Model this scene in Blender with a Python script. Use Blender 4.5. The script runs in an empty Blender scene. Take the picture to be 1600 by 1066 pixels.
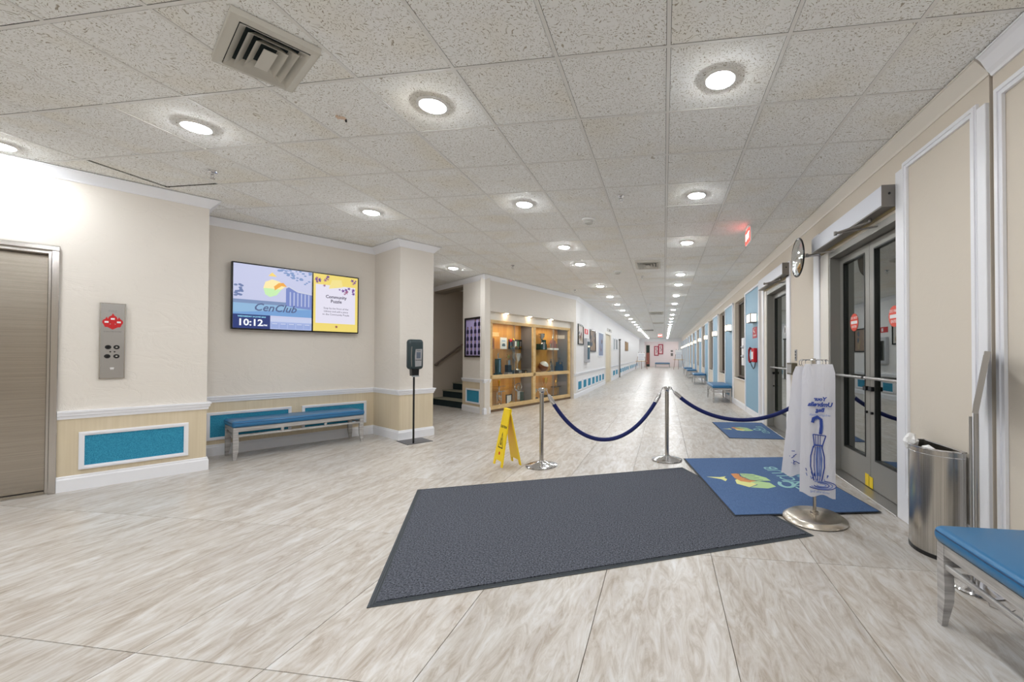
import bpy, bmesh, math, random
from mathutils import Vector, Matrix, Euler
random.seed(7)
SC = bpy.context.scene
COL = SC.collection
R = math.radians
H = 2.8607            # ceiling height
CAMH = 1.2243

# ---------------------------------------------------------------- camera
def setup_camera():
    yaw, pitch, roll, f = 0.1476, 0.0129, 0.0023, 657.16
    cy, sy = math.cos(yaw), math.sin(yaw)
    fwd = Vector((-sy*math.cos(pitch), cy*math.cos(pitch), math.sin(pitch)))
    right = Vector((cy, sy, 0)); up = right.cross(fwd)
    r2 = right*math.cos(roll)+up*math.sin(roll); u2 = r2.cross(fwd)
    cam = bpy.data.cameras.new('camera'); o = bpy.data.objects.new('camera', cam); COL.objects.link(o)
    M = Matrix((r2, u2, -fwd)).transposed().to_4x4(); M.translation = Vector((0, 0, CAMH))
    o.matrix_world = M
    cam.sensor_width = 36; cam.lens = f/1600*36
    cam.shift_x = (800-939.8)/1600; cam.shift_y = (546.1-533)/1600
    cam.clip_start = .02; cam.clip_end = 200
    SC.camera = o
setup_camera()

# ---------------------------------------------------------------- world, exposure
w = bpy.data.worlds.new('night_sky'); SC.world = w; w.use_nodes = True
w.node_tree.nodes['Background'].inputs[0].default_value = (.02, .026, .04, 1)
w.node_tree.nodes['Background'].inputs[1].default_value = .5
SC.view_settings.view_transform = 'Standard'; SC.view_settings.look = 'None'
SC.view_settings.gamma = 1; SC.view_settings.use_curve_mapping = False
SC.view_settings.exposure = 0.0
LAMP = 208.0            # strength of every round ceiling lamp
SC.cycles.use_denoising = True
SC.cycles.max_bounces = 10; SC.cycles.diffuse_bounces = 6; SC.cycles.glossy_bounces = 4
SC.cycles.transmission_bounces = 6; SC.cycles.transparent_max_bounces = 10
SC.cycles.sample_clamp_indirect = 8.0
SC.cycles.caustics_reflective = False; SC.cycles.caustics_refractive = False

# ---------------------------------------------------------------- materials
def lin(c):
    return tuple((x/12.92 if x <= .04045 else ((x+.055)/1.055)**2.4) for x in [v/255 for v in c]) + (1,)
MAT = {}
def mat(name, rgb=(128,128,128), rough=.5, metal=0, spec=.5, emit=0, alpha=1, trans=0, ior=1.45, coat=0, aniso=0):
    if name in MAT: return MAT[name]
    m = bpy.data.materials.new(name); m.use_nodes = True; MAT[name] = m
    b = m.node_tree.nodes['Principled BSDF']
    b.inputs['Base Color'].default_value = lin(rgb)
    b.inputs['Roughness'].default_value = rough; b.inputs['Metallic'].default_value = metal
    b.inputs['Specular IOR Level'].default_value = spec; b.inputs['IOR'].default_value = ior
    b.inputs['Transmission Weight'].default_value = trans; b.inputs['Alpha'].default_value = alpha
    b.inputs['Coat Weight'].default_value = coat
    b.inputs['Anisotropic'].default_value = aniso
    if emit:
        b.inputs['Emission Color'].default_value = lin(rgb); b.inputs['Emission Strength'].default_value = emit
    return m
def nodes(m):
    nt = m.node_tree; return nt, nt.nodes, nt.links, nt.nodes['Principled BSDF']
def N(nt, t, **kw):
    n = nt.nodes.new(t)
    for k, v in kw.items():
        if k in n.inputs.keys(): n.inputs[k].default_value = v
        else: setattr(n, k, v)
    return n
def ramp(nt, stops):
    n = nt.nodes.new('ShaderNodeValToRGB'); cr = n.color_ramp
    while len(cr.elements) > 1: cr.elements.remove(cr.elements[-1])
    cr.elements[0].position = stops[0][0]; cr.elements[0].color = stops[0][1]
    for p, c in stops[1:]:
        e = cr.elements.new(p); e.color = c
    return n
def coords(nt, scale=(1,1,1), kind='Object', rot=(0,0,0)):
    tc = nt.nodes.new('ShaderNodeTexCoord'); mp = nt.nodes.new('ShaderNodeMapping')
    mp.inputs['Scale'].default_value = scale; mp.inputs['Rotation'].default_value = rot
    nt.links.new(tc.outputs[kind], mp.inputs['Vector']); return mp
def bump(nt, b, src, strength=.3, dist=.005):
    n = nt.nodes.new('ShaderNodeBump'); n.inputs['Strength'].default_value = strength; n.inputs['Distance'].default_value = dist
    nt.links.new(src, n.inputs['Height']); nt.links.new(n.outputs['Normal'], b.inputs['Normal']); return n

def speckle(name, c1, c2, scale, rough=.9, bs=.5, lo=.35, hi=.65, dist=.003):
    m = mat(name, c1, rough); nt, nd, ln, b = nodes(m)
    mp = coords(nt); n = N(nt, 'ShaderNodeTexNoise', Scale=scale, Detail=2.0); ln.new(mp.outputs[0], n.inputs['Vector'])
    r = ramp(nt, [(lo, lin(c1)), (hi, lin(c2))]); ln.new(n.outputs['Fac'], r.inputs[0]); ln.new(r.outputs[0], b.inputs['Base Color'])
    if bs: bump(nt, b, n.outputs['Fac'], bs, dist)
    return m
def plaster(name, rgb, s=.35):
    m = mat(name, rgb, .75, spec=.25); nt, nd, ln, b = nodes(m)
    mp = coords(nt, (1, 1, 1.6)); n = N(nt, 'ShaderNodeTexNoise', Scale=3.2, Detail=6.0, Roughness=.55, Distortion=1.2)
    ln.new(mp.outputs[0], n.inputs['Vector'])
    v = N(nt, 'ShaderNodeTexVoronoi', Scale=2.6, feature='DISTANCE_TO_EDGE')
    mx = N(nt, 'ShaderNodeMix', data_type='VECTOR'); mx.inputs[0].default_value = .3
    ln.new(mp.outputs[0], mx.inputs[4]); ln.new(n.outputs['Color'], mx.inputs[5]); ln.new(mx.outputs[1], v.inputs['Vector'])
    r = ramp(nt, [(0, (0,0,0,1)), (.03, (1,1,1,1))]); ln.new(v.outputs['Distance'], r.inputs[0])
    ad = N(nt, 'ShaderNodeMath', operation='MULTIPLY'); ln.new(r.outputs[0], ad.inputs[0]); ad.inputs[1].default_value = .12
    a2 = N(nt, 'ShaderNodeMath', operation='ADD'); ln.new(n.outputs['Fac'], a2.inputs[0]); ln.new(ad.outputs[0], a2.inputs[1])
    bump(nt, b, a2.outputs[0], s, .012)
    return m
def brushed(name, rgb, rough=.3, scale=(300, 300, 2), var=.25, metal=1):
    m = mat(name, rgb, rough, metal); nt, nd, ln, b = nodes(m)
    mp = coords(nt, scale); n = N(nt, 'ShaderNodeTexNoise', Scale=1.0, Detail=3.0); ln.new(mp.outputs[0], n.inputs['Vector'])
    c = lin(rgb); lo = tuple(x*(1-var) for x in c[:3])+(1,); hi = tuple(min(1, x*(1+var)) for x in c[:3])+(1,)
    r = ramp(nt, [(.3, lo), (.7, hi)]); ln.new(n.outputs['Fac'], r.inputs[0]); ln.new(r.outputs[0], b.inputs['Base Color'])
    return m
def wood(name, c1, c2, rough=.45, scale=(3, 3, 30)):
    m = mat(name, c1, rough); nt, nd, ln, b = nodes(m)
    mp = coords(nt, scale); n = N(nt, 'ShaderNodeTexNoise', Scale=1.0, Detail=6.0, Distortion=.6); ln.new(mp.outputs[0], n.inputs['Vector'])
    r = ramp(nt, [(.3, lin(c1)), (.7, lin(c2))]); ln.new(n.outputs['Fac'], r.inputs[0]); ln.new(r.outputs[0], b.inputs['Base Color'])
    return m

def floor_tile_mat():
    m = mat('travertine_floor_tile', (190,180,165), .24, spec=.5); nt, nd, ln, b = nodes(m)
    tc = N(nt, 'ShaderNodeTexCoord'); oi = N(nt, 'ShaderNodeObjectInfo')
    off = N(nt, 'ShaderNodeVectorMath', operation='SCALE'); ln.new(oi.outputs['Location'], off.inputs[0]); off.inputs[3].default_value = 1.37
    ad = N(nt, 'ShaderNodeVectorMath', operation='ADD'); ln.new(tc.outputs['Object'], ad.inputs[0]); ln.new(off.outputs[0], ad.inputs[1])
    mp = N(nt, 'ShaderNodeMapping'); mp.inputs['Scale'].default_value = (3.4, .85, 1); ln.new(ad.outputs[0], mp.inputs['Vector'])
    n1 = N(nt, 'ShaderNodeTexNoise', Scale=1.5, Detail=9.0, Roughness=.6, Distortion=1.6); ln.new(mp.outputs[0], n1.inputs['Vector'])
    mp2 = N(nt, 'ShaderNodeMapping'); mp2.inputs['Scale'].default_value = (12, 2.6, 1); ln.new(ad.outputs[0], mp2.inputs['Vector'])
    n2 = N(nt, 'ShaderNodeTexNoise', Scale=1.2, Detail=8.0, Roughness=.68, Distortion=2.2); ln.new(mp2.outputs[0], n2.inputs['Vector'])
    r1 = ramp(nt, [(.32, lin((160,147,134))), (.44, lin((181,172,162))), (.55, lin((196,190,183))), (.70, lin((211,209,207)))])
    ln.new(n1.outputs['Fac'], r1.inputs[0])
    r2 = ramp(nt, [(.38, lin((152,138,122))), (.5, lin((194,188,181))), (.62, lin((216,216,217)))])
    ln.new(n2.outputs['Fac'], r2.inputs[0])
    mx = N(nt, 'ShaderNodeMix', data_type='RGBA'); mx.inputs[0].default_value = .45
    ln.new(r1.outputs[0], mx.inputs[6]); ln.new(r2.outputs[0], mx.inputs[7])
    hs = N(nt, 'ShaderNodeHueSaturation'); mr = N(nt, 'ShaderNodeMapRange'); mr.inputs[3].default_value = .93; mr.inputs[4].default_value = 1.05
    ln.new(oi.outputs['Random'], mr.inputs[0]); ln.new(mr.outputs[0], hs.inputs['Value']); ln.new(mx.outputs[2], hs.inputs['Color'])
    ln.new(hs.outputs[0], b.inputs['Base Color'])
    rr = N(nt, 'ShaderNodeMapRange'); rr.inputs[3].default_value = .27; rr.inputs[4].default_value = .4
    ln.new(n2.outputs['Fac'], rr.inputs[0]); ln.new(rr.outputs[0], b.inputs['Roughness'])
    bump(nt, b, n2.outputs['Fac'], .08, .002)
    return m
def ceiling_tile_mat():
    m = mat('fissured_ceiling_tile', (226,222,214), .9, spec=.15); nt, nd, ln, b = nodes(m)
    tc = N(nt, 'ShaderNodeTexCoord'); oi = N(nt, 'ShaderNodeObjectInfo')
    off = N(nt, 'ShaderNodeVectorMath', operation='SCALE'); ln.new(oi.outputs['Location'], off.inputs[0]); off.inputs[3].default_value = 1.71
    ad = N(nt, 'ShaderNodeVectorMath', operation='ADD'); ln.new(tc.outputs['Object'], ad.inputs[0]); ln.new(off.outputs[0], ad.inputs[1])
    # short wandering fissures: stretched noise bent by a slow noise
    nw = N(nt, 'ShaderNodeTexNoise', Scale=9.0, Detail=1.0); ln.new(ad.outputs[0], nw.inputs['Vector'])
    sc = N(nt, 'ShaderNodeVectorMath', operation='SCALE'); ln.new(nw.outputs['Color'], sc.inputs[0]); sc.inputs[3].default_value = .11
    a2 = N(nt, 'ShaderNodeVectorMath', operation='ADD'); ln.new(ad.outputs[0], a2.inputs[0]); ln.new(sc.outputs[0], a2.inputs[1])
    mp = N(nt, 'ShaderNodeMapping'); mp.inputs['Scale'].default_value = (62, 165, 1); mp.inputs['Rotation'].default_value = (0,0,R(35)); ln.new(a2.outputs[0], mp.inputs['Vector'])
    v = N(nt, 'ShaderNodeTexNoise', Scale=1.0, Detail=1.5, Roughness=.5); ln.new(mp.outputs[0], v.inputs['Vector'])
    mp3 = N(nt, 'ShaderNodeMapping'); mp3.inputs['Scale'].default_value = (140, 62, 1); mp3.inputs['Rotation'].default_value = (0,0,R(-20)); ln.new(a2.outputs[0], mp3.inputs['Vector'])
    v3 = N(nt, 'ShaderNodeTexNoise', Scale=1.0, Detail=1.5); ln.new(mp3.outputs[0], v3.inputs['Vector'])
    mi = N(nt, 'ShaderNodeMath', operation='MINIMUM'); ln.new(v.outputs['Fac'], mi.inputs[0]); ln.new(v3.outputs['Fac'], mi.inputs[1])
    r = ramp(nt, [(.33, lin((172,165,152))), (.385, lin((246,247,246)))]); ln.new(mi.outputs[0], r.inputs[0])
    # faint water staining
    n3 = N(nt, 'ShaderNodeTexNoise', Scale=1.7, Detail=3.0); ln.new(ad.outputs[0], n3.inputs['Vector'])
    r3 = ramp(nt, [(.5, (1,1,1,1)), (.8, lin((248,243,232)))]); ln.new(n3.outputs['Fac'], r3.inputs[0])
    mx = N(nt, 'ShaderNodeMix', data_type='RGBA', blend_type='MULTIPLY'); mx.inputs[0].default_value = 1
    ln.new(r.outputs[0], mx.inputs[6]); ln.new(r3.outputs[0], mx.inputs[7]); ln.new(mx.outputs[2], b.inputs['Base Color'])
    bump(nt, b, r.outputs[0], .25, .002)
    return m
M_floor = floor_tile_mat(); M_ceil = ceiling_tile_mat()
M_grout = mat('grey_grout', (120,110,98), .9)
M_grid = mat('white_ceiling_grid', (232,231,228), .5)
M_plenum = mat('dark_plenum', (34,32,30), .9)
M_wall = plaster('cream_plaster', (225,219,211), .6); M_wallw = plaster('pale_plaster', (232,230,230), .15)
M_wains = wood('beige_wall_vinyl', (212,197,169), (220,206,180), .7, (40, 40, .8))
M_wallr = plaster('beige_painted_wall', (217,208,195), .15)
M_trim = mat('white_gloss_trim', (238,239,244), .35)
M_trimw = mat('cream_trim', (228,222,212), .4)
M_teal = speckle('teal_carpet_panel', (34,122,158), (62,158,190), 160, .9, .5)
M_blue = mat('sky_blue_paint', (134,173,197), .5)
M_steel = brushed('brushed_elevator_steel', (176,168,158), .26, (2, 2, 260), .12)
M_steelh = brushed('polished_steel_frame', (196,192,188), .18, (260, 2, 2), .08)
M_chrome = mat('chrome', (215,215,218), .12, 1)
M_ss = brushed('brushed_stainless', (186,182,176), .24, (260, 260, 1.5), .2)
M_satin = mat('satin_nickel', (196,188,176), .27, 1)
M_bronze = mat('grey_door_frame_metal', (148,146,140), .42, .3)
M_darkm = mat('dark_door_metal', (52,54,52), .4, .6)
M_alum = mat('satin_aluminium', (178,176,174), .3, .9)
M_beam = mat('white_operator_cover', (222,225,234), .45)
M_capg = mat('grey_end_cap', (128,124,120), .4, .4)
M_charc = speckle('charcoal_mat_pile', (34,37,44), (106,110,122), 105, .95, .9, .32, .72, .006)
M_rub = mat('black_rubber_edge', (62,68,74), .6)
M_bluemat = speckle('blue_mat_pile', (58,86,130), (90,118,158), 200, .95, .7, .3, .7, .003)
M_rubd = mat('dark_rubber_border', (26,30,40), .6)
M_vinyl = mat('blue_vinyl', (46,112,160), .32, spec=.6)
M_vinyls = mat('blue_vinyl_seam', (14,62,104), .4)
M_gwood = wood('grey_washed_wood', (146,142,140), (192,190,188), .5, (4, 4, 60))
M_navy = speckle('navy_velvet_rope', (12,22,72), (30,44,112), 300, .8, .4)
M_yel = mat('yellow_plastic', (246,212,16), .4); M_blk = mat('black_plastic', (20,21,22), .35)
M_bpr = mat('black_print', (18,18,18), .6); M_red = mat('red_print', (200,30,34), .5)
M_oak = wood('light_oak', (208,176,124), (226,198,148), .45, (6, 6, 14)); M_oakb = wood('cabinet_back_oak', (196,136,58), (222,168,86), .5, (9, 9, 1.2))
M_paper = mat('white_paper', (240,240,240), .7); M_gold = mat('gold_metal', (226,178,64), .2, 1)
M_silver = mat('silver_metal', (212,212,214), .15, 1); M_marb = mat('dark_green_marble', (22,62,58), .2)
M_bron = mat('bronze_metal', (150,106,66), .35, .9); M_tblack = mat('gloss_black_base', (16,16,20), .2)
M_dblue = mat('deep_blue_base', (8,52,96), .25); M_brown = mat('brown_leather', (126,72,44), .6)
M_cglass = mat('clear_glass', (235,245,240), .02, trans=1, ior=1.45)
M_skin = mat('white_plastic', (232,232,230), .4)
M_lens = mat('lamp_lens', (255,250,244), .4, emit=LAMP); MAT['lamp_lens'].node_tree.nodes['Principled BSDF'].inputs['Emission Color'].default_value = (.95, .98, 1, 1)
M_puck = mat('puck_lens', (255,224,180), .4, emit=60)
M_scl = mat('sconce_glass', (255,240,214), .3, emit=2.6)
M_dkst = speckle('dark_green_stair_carpet', (20,36,42), (42,62,66), 150, .95, .5); M_tread = speckle('grey_green_tread', (140,140,124), (164,162,144), 90, .9, .4)
M_rail = mat('dark_handrail', (112,98,90), .4); M_hall = plaster('taupe_plaster', (196,184,170), .2)
M_grey = mat('grey_plastic', (150,150,152), .4); M_vent = mat('aged_vent_metal', (206,203,194), .5); M_vdark = mat('vent_dark', (26,40,42), .8)
M_green = mat('leaf_green', (120,150,40), .6)

def thin_glass(name, tint, mirror, rough=0):
    m = bpy.data.materials.new(name); m.use_nodes = True; MAT[name] = m
    nt = m.node_tree; nt.nodes.remove(nt.nodes['Principled BSDF']); out = nt.nodes['Material Output']
    g = N(nt, 'ShaderNodeBsdfGlossy'); g.inputs['Color'].default_value = (.92,.95,.93,1); g.inputs['Roughness'].default_value = rough
    t = N(nt, 'ShaderNodeBsdfTransparent'); t.inputs['Color'].default_value = tint
    fr = N(nt, 'ShaderNodeFresnel', IOR=1.5); mr = N(nt, 'ShaderNodeMapRange'); mr.inputs[3].default_value = mirror; mr.inputs[4].default_value = 1
    nt.links.new(fr.outputs[0], mr.inputs[0]); mx = N(nt, 'ShaderNodeMixShader')
    ge = N(nt, 'ShaderNodeNewGeometry'); iv = N(nt, 'ShaderNodeMath', operation='SUBTRACT'); iv.inputs[0].default_value = 1; nt.links.new(ge.outputs['Backfacing'], iv.inputs[1])
    mu = N(nt, 'ShaderNodeMath', operation='MULTIPLY'); nt.links.new(mr.outputs[0], mu.inputs[0]); nt.links.new(iv.outputs[0], mu.inputs[1])
    nt.links.new(mu.outputs[0], mx.inputs[0]); nt.links.new(t.outputs[0], mx.inputs[1]); nt.links.new(g.outputs[0], mx.inputs[2])
    nt.links.new(mx.outputs[0], out.inputs[0]); return m
M_dglass = thin_glass('tinted_door_glass', (.35,.38,.36,1), .30)
M_wglass = thin_glass('dark_window_glass', (.25,.24,.2,1), .12)
M_pane = thin_glass('display_case_glass', (.93,.95,.94,1), .03)

def bag_mat():
    m = bpy.data.materials.new('translucent_polythene'); m.use_nodes = True
    nt = m.node_tree; b = nt.nodes['Principled BSDF']; out = nt.nodes['Material Output']
    b.inputs['Base Color'].default_value = (.9,.9,.94,1); b.inputs['Roughness'].default_value = .3
    t = N(nt, 'ShaderNodeBsdfTransparent'); t.inputs['Color'].default_value = (.95,.95,.97,1)
    tl = N(nt, 'ShaderNodeBsdfTranslucent'); tl.inputs['Color'].default_value = (.8,.8,.86,1)
    m1 = N(nt, 'ShaderNodeMixShader'); m1.inputs[0].default_value = .35
    nt.links.new(b.outputs[0], m1.inputs[1]); nt.links.new(tl.outputs[0], m1.inputs[2])
    m2 = N(nt, 'ShaderNodeMixShader'); m2.inputs[0].default_value = .22
    nt.links.new(m1.outputs[0], m2.inputs[1]); nt.links.new(t.outputs[0], m2.inputs[2]); nt.links.new(m2.outputs[0], out.inputs[0])
    mp = coords(nt, (6,6,2)); n = N(nt, 'ShaderNodeTexNoise', Scale=3.0, Detail=4.0, Distortion=1.5); nt.links.new(mp.outputs[0], n.inputs['Vector'])
    bump(nt, b, n.outputs['Fac'], .6, .02)
    return m
M_bag = bag_mat()
M_bprint = mat('blue_bag_print', (36,66,150), .5); M_bprint2 = mat('pale_blue_bag_print', (118,140,196), .5)

# ---------------------------------------------------------------- mesh helpers
class MB:
    def __init__(s): s.bm = bmesh.new()
    def box(s, x0, x1, y0, y1, z0, z1, bev=0, seg=2):
        vs = [s.bm.verts.new(p) for p in [(x0,y0,z0),(x1,y0,z0),(x1,y1,z0),(x0,y1,z0),(x0,y0,z1),(x1,y0,z1),(x1,y1,z1),(x0,y1,z1)]]
        fs = [s.bm.faces.new([vs[i] for i in q]) for q in [(3,2,1,0),(4,5,6,7),(0,1,5,4),(1,2,6,5),(2,3,7,6),(3,0,4,7)]]
        if bev:
            es = list({e for f in fs for e in f.edges})
            bmesh.ops.bevel(s.bm, geom=es, offset=bev, segments=seg, affect='EDGES', profile=.5)
        return s
    def prism(s, poly, a, b, axis='y'):
        # poly in the two other axes (x,z for y; x,y for z; y,z for x)
        def P(p, t): return (p[0], t, p[1]) if axis == 'y' else ((p[0], p[1], t) if axis == 'z' else (t, p[0], p[1]))
        A = [s.bm.verts.new(P(p, a)) for p in poly]; B = [s.bm.verts.new(P(p, b)) for p in poly]; n = len(poly)
        fs = [s.bm.faces.new(A), s.bm.faces.new(B[::-1])]
        for i in range(n): fs.append(s.bm.faces.new((A[i], B[i], B[(i+1)%n], A[(i+1)%n])))
        bmesh.ops.recalc_face_normals(s.bm, faces=fs); return s
    def tube(s, pts, r, n=8, cap=True):
        pts = [Vector(p) for p in pts]; rs = r if isinstance(r, (list, tuple)) else [r]*len(pts); rings = []
        prev = None
        for i, p in enumerate(pts):
            t = (pts[min(i+1, len(pts)-1)]-pts[max(i-1, 0)]).normalized()
            if prev is None:
                a = Vector((0,0,1)) if abs(t.z) < .9 else Vector((1,0,0)); u = t.cross(a).normalized()
            else: u = (prev-t*prev.dot(t)).normalized()
            prev = u; v = t.cross(u)
            rings.append([s.bm.verts.new(p+(u*math.cos(2*math.pi*k/n)+v*math.sin(2*math.pi*k/n))*rs[i]) for k in range(n)])
        fs = []
        for a, b in zip(rings, rings[1:]):
            for k in range(n): fs.append(s.bm.faces.new((a[k], a[(k+1)%n], b[(k+1)%n], b[k])))
        if cap: fs.append(s.bm.faces.new(rings[0][::-1])); fs.append(s.bm.faces.new(rings[-1]))
        bmesh.ops.recalc_face_normals(s.bm, faces=fs); return s
    def cyl(s, p0, p1, r0, r1=None, n=16): return s.tube([p0, p1], [r0, r0 if r1 is None else r1], n)
    def lathe(s, prof, n=24, c=(0,0,0), sx=1, sy=1):
        rings = []
        for r, z in prof:
            if r < 1e-6: rings.append([s.bm.verts.new((c[0], c[1], c[2]+z))])
            else: rings.append([s.bm.verts.new((c[0]+sx*r*math.cos(2*math.pi*k/n), c[1]+sy*r*math.sin(2*math.pi*k/n), c[2]+z)) for k in range(n)])
        fs = []
        for a, b in zip(rings, rings[1:]):
            for k in range(n):
                q = [a[k%len(a)], a[(k+1)%len(a)], b[(k+1)%len(b)], b[k%len(b)]]
                u = []
                for v in q:
                    if v not in u: u.append(v)
                if len(u) > 2: fs.append(s.bm.faces.new(u))
        for rg in (rings[0], rings[-1]):
            if len(rg) > 1: fs.append(s.bm.faces.new(rg))
        bmesh.ops.recalc_face_normals(s.bm, faces=fs); return s
    def sph(s, c, r, sc=(1,1,1), n=12):
        bmesh.ops.create_uvsphere(s.bm, u_segments=n, v_segments=max(6, n*2//3), radius=r, matrix=Matrix.Translation(c) @ Matrix.Diagonal((*sc, 1))); return s
    def sweep(s, path, prof, closed=False):
        # path: xy points, room on the right-hand side of travel; prof: closed loop of (out, z)
        P = [Vector(p[:2]) for p in path]; n = len(P); rings = []
        for i in range(n):
            d0 = (P[i]-P[i-1]).normalized() if (i > 0 or closed) else None
            d1 = (P[(i+1)%n]-P[i]).normalized() if (i < n-1 or closed) else None
            if d0 is None: d0 = d1
            if d1 is None: d1 = d0
            n0 = Vector((d0.y, -d0.x)); n1 = Vector((d1.y, -d1.x)); m = (n0+n1).normalized(); m = m/max(.3, m.dot(n0))
            rings.append([s.bm.verts.new((P[i].x+m.x*o, P[i].y+m.y*o, z)) for o, z in prof])
        k = len(prof); fs = []
        for i in range(n-1 if not closed else n):
            a, b = rings[i], rings[(i+1)%n]
            for j in range(k): fs.append(s.bm.faces.new((a[j], a[(j+1)%k], b[(j+1)%k], b[j])))
        if not closed: fs += [s.bm.faces.new(rings[0]), s.bm.faces.new(rings[-1][::-1])]
        bmesh.ops.recalc_face_normals(s.bm, faces=fs); return s
    def frame(s, x0, x1, z0, z1, wd, y0, y1):
        s.box(x0, x1, y0, y1, z0, z0+wd); s.box(x0, x1, y0, y1, z1-wd, z1)
        s.box(x0, x0+wd, y0, y1, z0+wd, z1-wd); s.box(x1-wd, x1, y0, y1, z0+wd, z1-wd); return s
    def xf(s, M):
        bmesh.ops.transform(s.bm, matrix=M, verts=s.bm.verts); return s
    def obj(s, name, m, parent=None, smooth=False, loc=None, rotz=None):
        me = bpy.data.meshes.new(name); s.bm.to_mesh(me); s.bm.free(); me.materials.append(m)
        if smooth:
            for p in me.polygons: p.use_smooth = True
            me.set_sharp_from_angle(angle=R(42))
        o = bpy.data.objects.new(name, me); COL.objects.link(o)
        if parent: o.parent = parent
        if loc: o.location = loc
        if rotz is not None: o.rotation_euler = (0, 0, rotz)
        return o
def tag(o, label=None, cat=None, group=None, kind=None):
    for k, v in (('label', label), ('category', cat), ('group', group), ('kind', kind)):
        if v: o[k] = v
    return o
def thing(name, label, cat, loc=(0,0,0), rotz=0, group=None):
    o = bpy.data.objects.new(name, None); COL.objects.link(o); o.empty_display_size = .1
    o.location = loc; o.rotation_euler = (0, 0, rotz); return tag(o, label, cat, group)
def struct(name, mb, m, parent=None, loc=None, rotz=None, smooth=False):
    o = mb.obj(name, m, parent, smooth, loc, rotz)
    if not parent: o['kind'] = 'structure'
    return o
def clone(root, loc, rotz, label=None, group=None):
    r = root.copy(); COL.objects.link(r); r.location = loc; r.rotation_euler = (0, 0, rotz)
    if label: r['label'] = label
    if group: r['group'] = group
    for ch in list(root.children):
        c = ch.copy(); COL.objects.link(c); c.parent = r
        for g in list(ch.children):
            d = g.copy(); COL.objects.link(d); d.parent = c
    return r
def text(body, size, m, parent, loc, name='lettering', flat=False, rot=0, mirror=False, bold=0, shear=0, sx=1, align='CENTER', space=1):
    cu = bpy.data.curves.new(name, 'FONT'); cu.body = body; cu.size = size; cu.align_x = align; cu.align_y = 'CENTER'
    cu.offset = bold; cu.shear = shear; cu.extrude = .0004; cu.resolution_u = 2; cu.space_line = space
    t = bpy.data.objects.new(name, cu); me = bpy.data.meshes.new_from_object(t); bpy.data.objects.remove(t)
    M = Matrix.Diagonal((sx*(-1 if mirror else 1), 1, 1, 1))
    if not flat: M = Matrix.Rotation(R(90), 4, 'X') @ M
    else: M = Matrix.Rotation(rot, 4, 'Z') @ M
    me.transform(M)
    me.materials.clear(); me.materials.append(m)
    o = bpy.data.objects.new(name, me); COL.objects.link(o); o.parent = parent; o.location = loc
    return o

# ---------------------------------------------------------------- wall frames
A60 = R(60)
def W60(s, y, z=0):      # local (along, into the wall) -> world for the walls turned by 60 degrees
    return (math.cos(A60)*s-math.sin(A60)*y, math.sin(A60)*s+math.cos(A60)*y, z)
YW, YR, YC, YS = 6.05, 6.80, 5.99, 9.65        # elevator wall, alcove wall, column face, stair wall
pa = Vector((-4.389, 8.723)); pb = Vector((-3.626, 8.146)); pk = Vector((-2.45, 11.60))
RA = math.atan2((pb-pa).y, (pb-pa).x); RB = math.atan2((pk-pb).y, (pk-pb).x); LA = (pb-pa).length; LB = (pk-pb).length
XR, XL, YEND = 1.77, -2.45, 45.0
v2 = lambda t: Vector((t[0], t[1]))
BACK = -3.2

def wallseg(mb, p, q, th=.14, z0=0, z1=H+.05):
    p, q = v2(p), v2(q); d = (q-p).normalized(); n = Vector((-d.y, d.x))*th
    mb.prism([tuple(p), tuple(q), tuple(q+n), tuple(p+n)], z0, z1, 'z')

# ---- floor
fl = MB(); fl.box(-10, XR+.35, BACK-.3, YEND+.5, -.12, -.006); floor = struct('floor', fl, M_grout)
room_poly = [v2(W60(-5, YW)), v2(W60(.895, YW)), v2(W60(.895, YR)), v2(W60(2.91, YR)), v2(W60(2.91, YC)), v2(W60(3.42, YC)), v2(W60(3.42, YS)), v2(W60(9, YS)), pa, pb, pk, Vector((XL, YEND)), Vector((XR+.1, YEND)), Vector((XR+.1, BACK)), Vector((-9, BACK))]
def inside(x, y):
    c = False; n = len(room_poly)
    for i in range(n):
        a, b = room_poly[i], room_poly[i-1]
        if (a.y > y) != (b.y > y) and x < (b.x-a.x)*(y-a.y)/(b.y-a.y)+a.x: c = not c
    return c
def touches(x0, x1, y0, y1):
    return any(inside(x0+(x1-x0)*i/4, y0+(y1-y0)*j/4) for i in range(5) for j in range(5))
TX, TY, FX, FY = .6066, 1.214, -2.7475, 1.4388
t_me = None; cells = []
for i in range(-12, 9):
    for j in range(-4, 37):
        x0, y0 = FX+i*TX, FY+j*TY
        if touches(x0, x0+TX, y0, y0+TY): cells.append((math.hypot(x0+.3, y0+.6), x0, y0))
cells.sort(); far = MB()
for n, (d_, x0, y0) in enumerate(cells):
    if n < 290:
        if t_me is None:
            o = MB().box(-TX/2+.0016, TX/2-.0016, -TY/2+.0016, TY/2-.0016, -.008, 0, .0007, 1).obj('floor_tile', M_floor, floor); t_me = o.data
        else:
            o = bpy.data.objects.new('floor_tile', t_me); COL.objects.link(o); o.parent = floor
        o.location = (x0+TX/2, y0+TY/2, 0)
    else: far.box(x0+.002, x0+TX-.002, y0+.002, y0+TY-.002, -.008, 0)
o = far.obj('distant_floor_tiles', M_floor, floor); o['kind'] = 'stuff'

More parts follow.
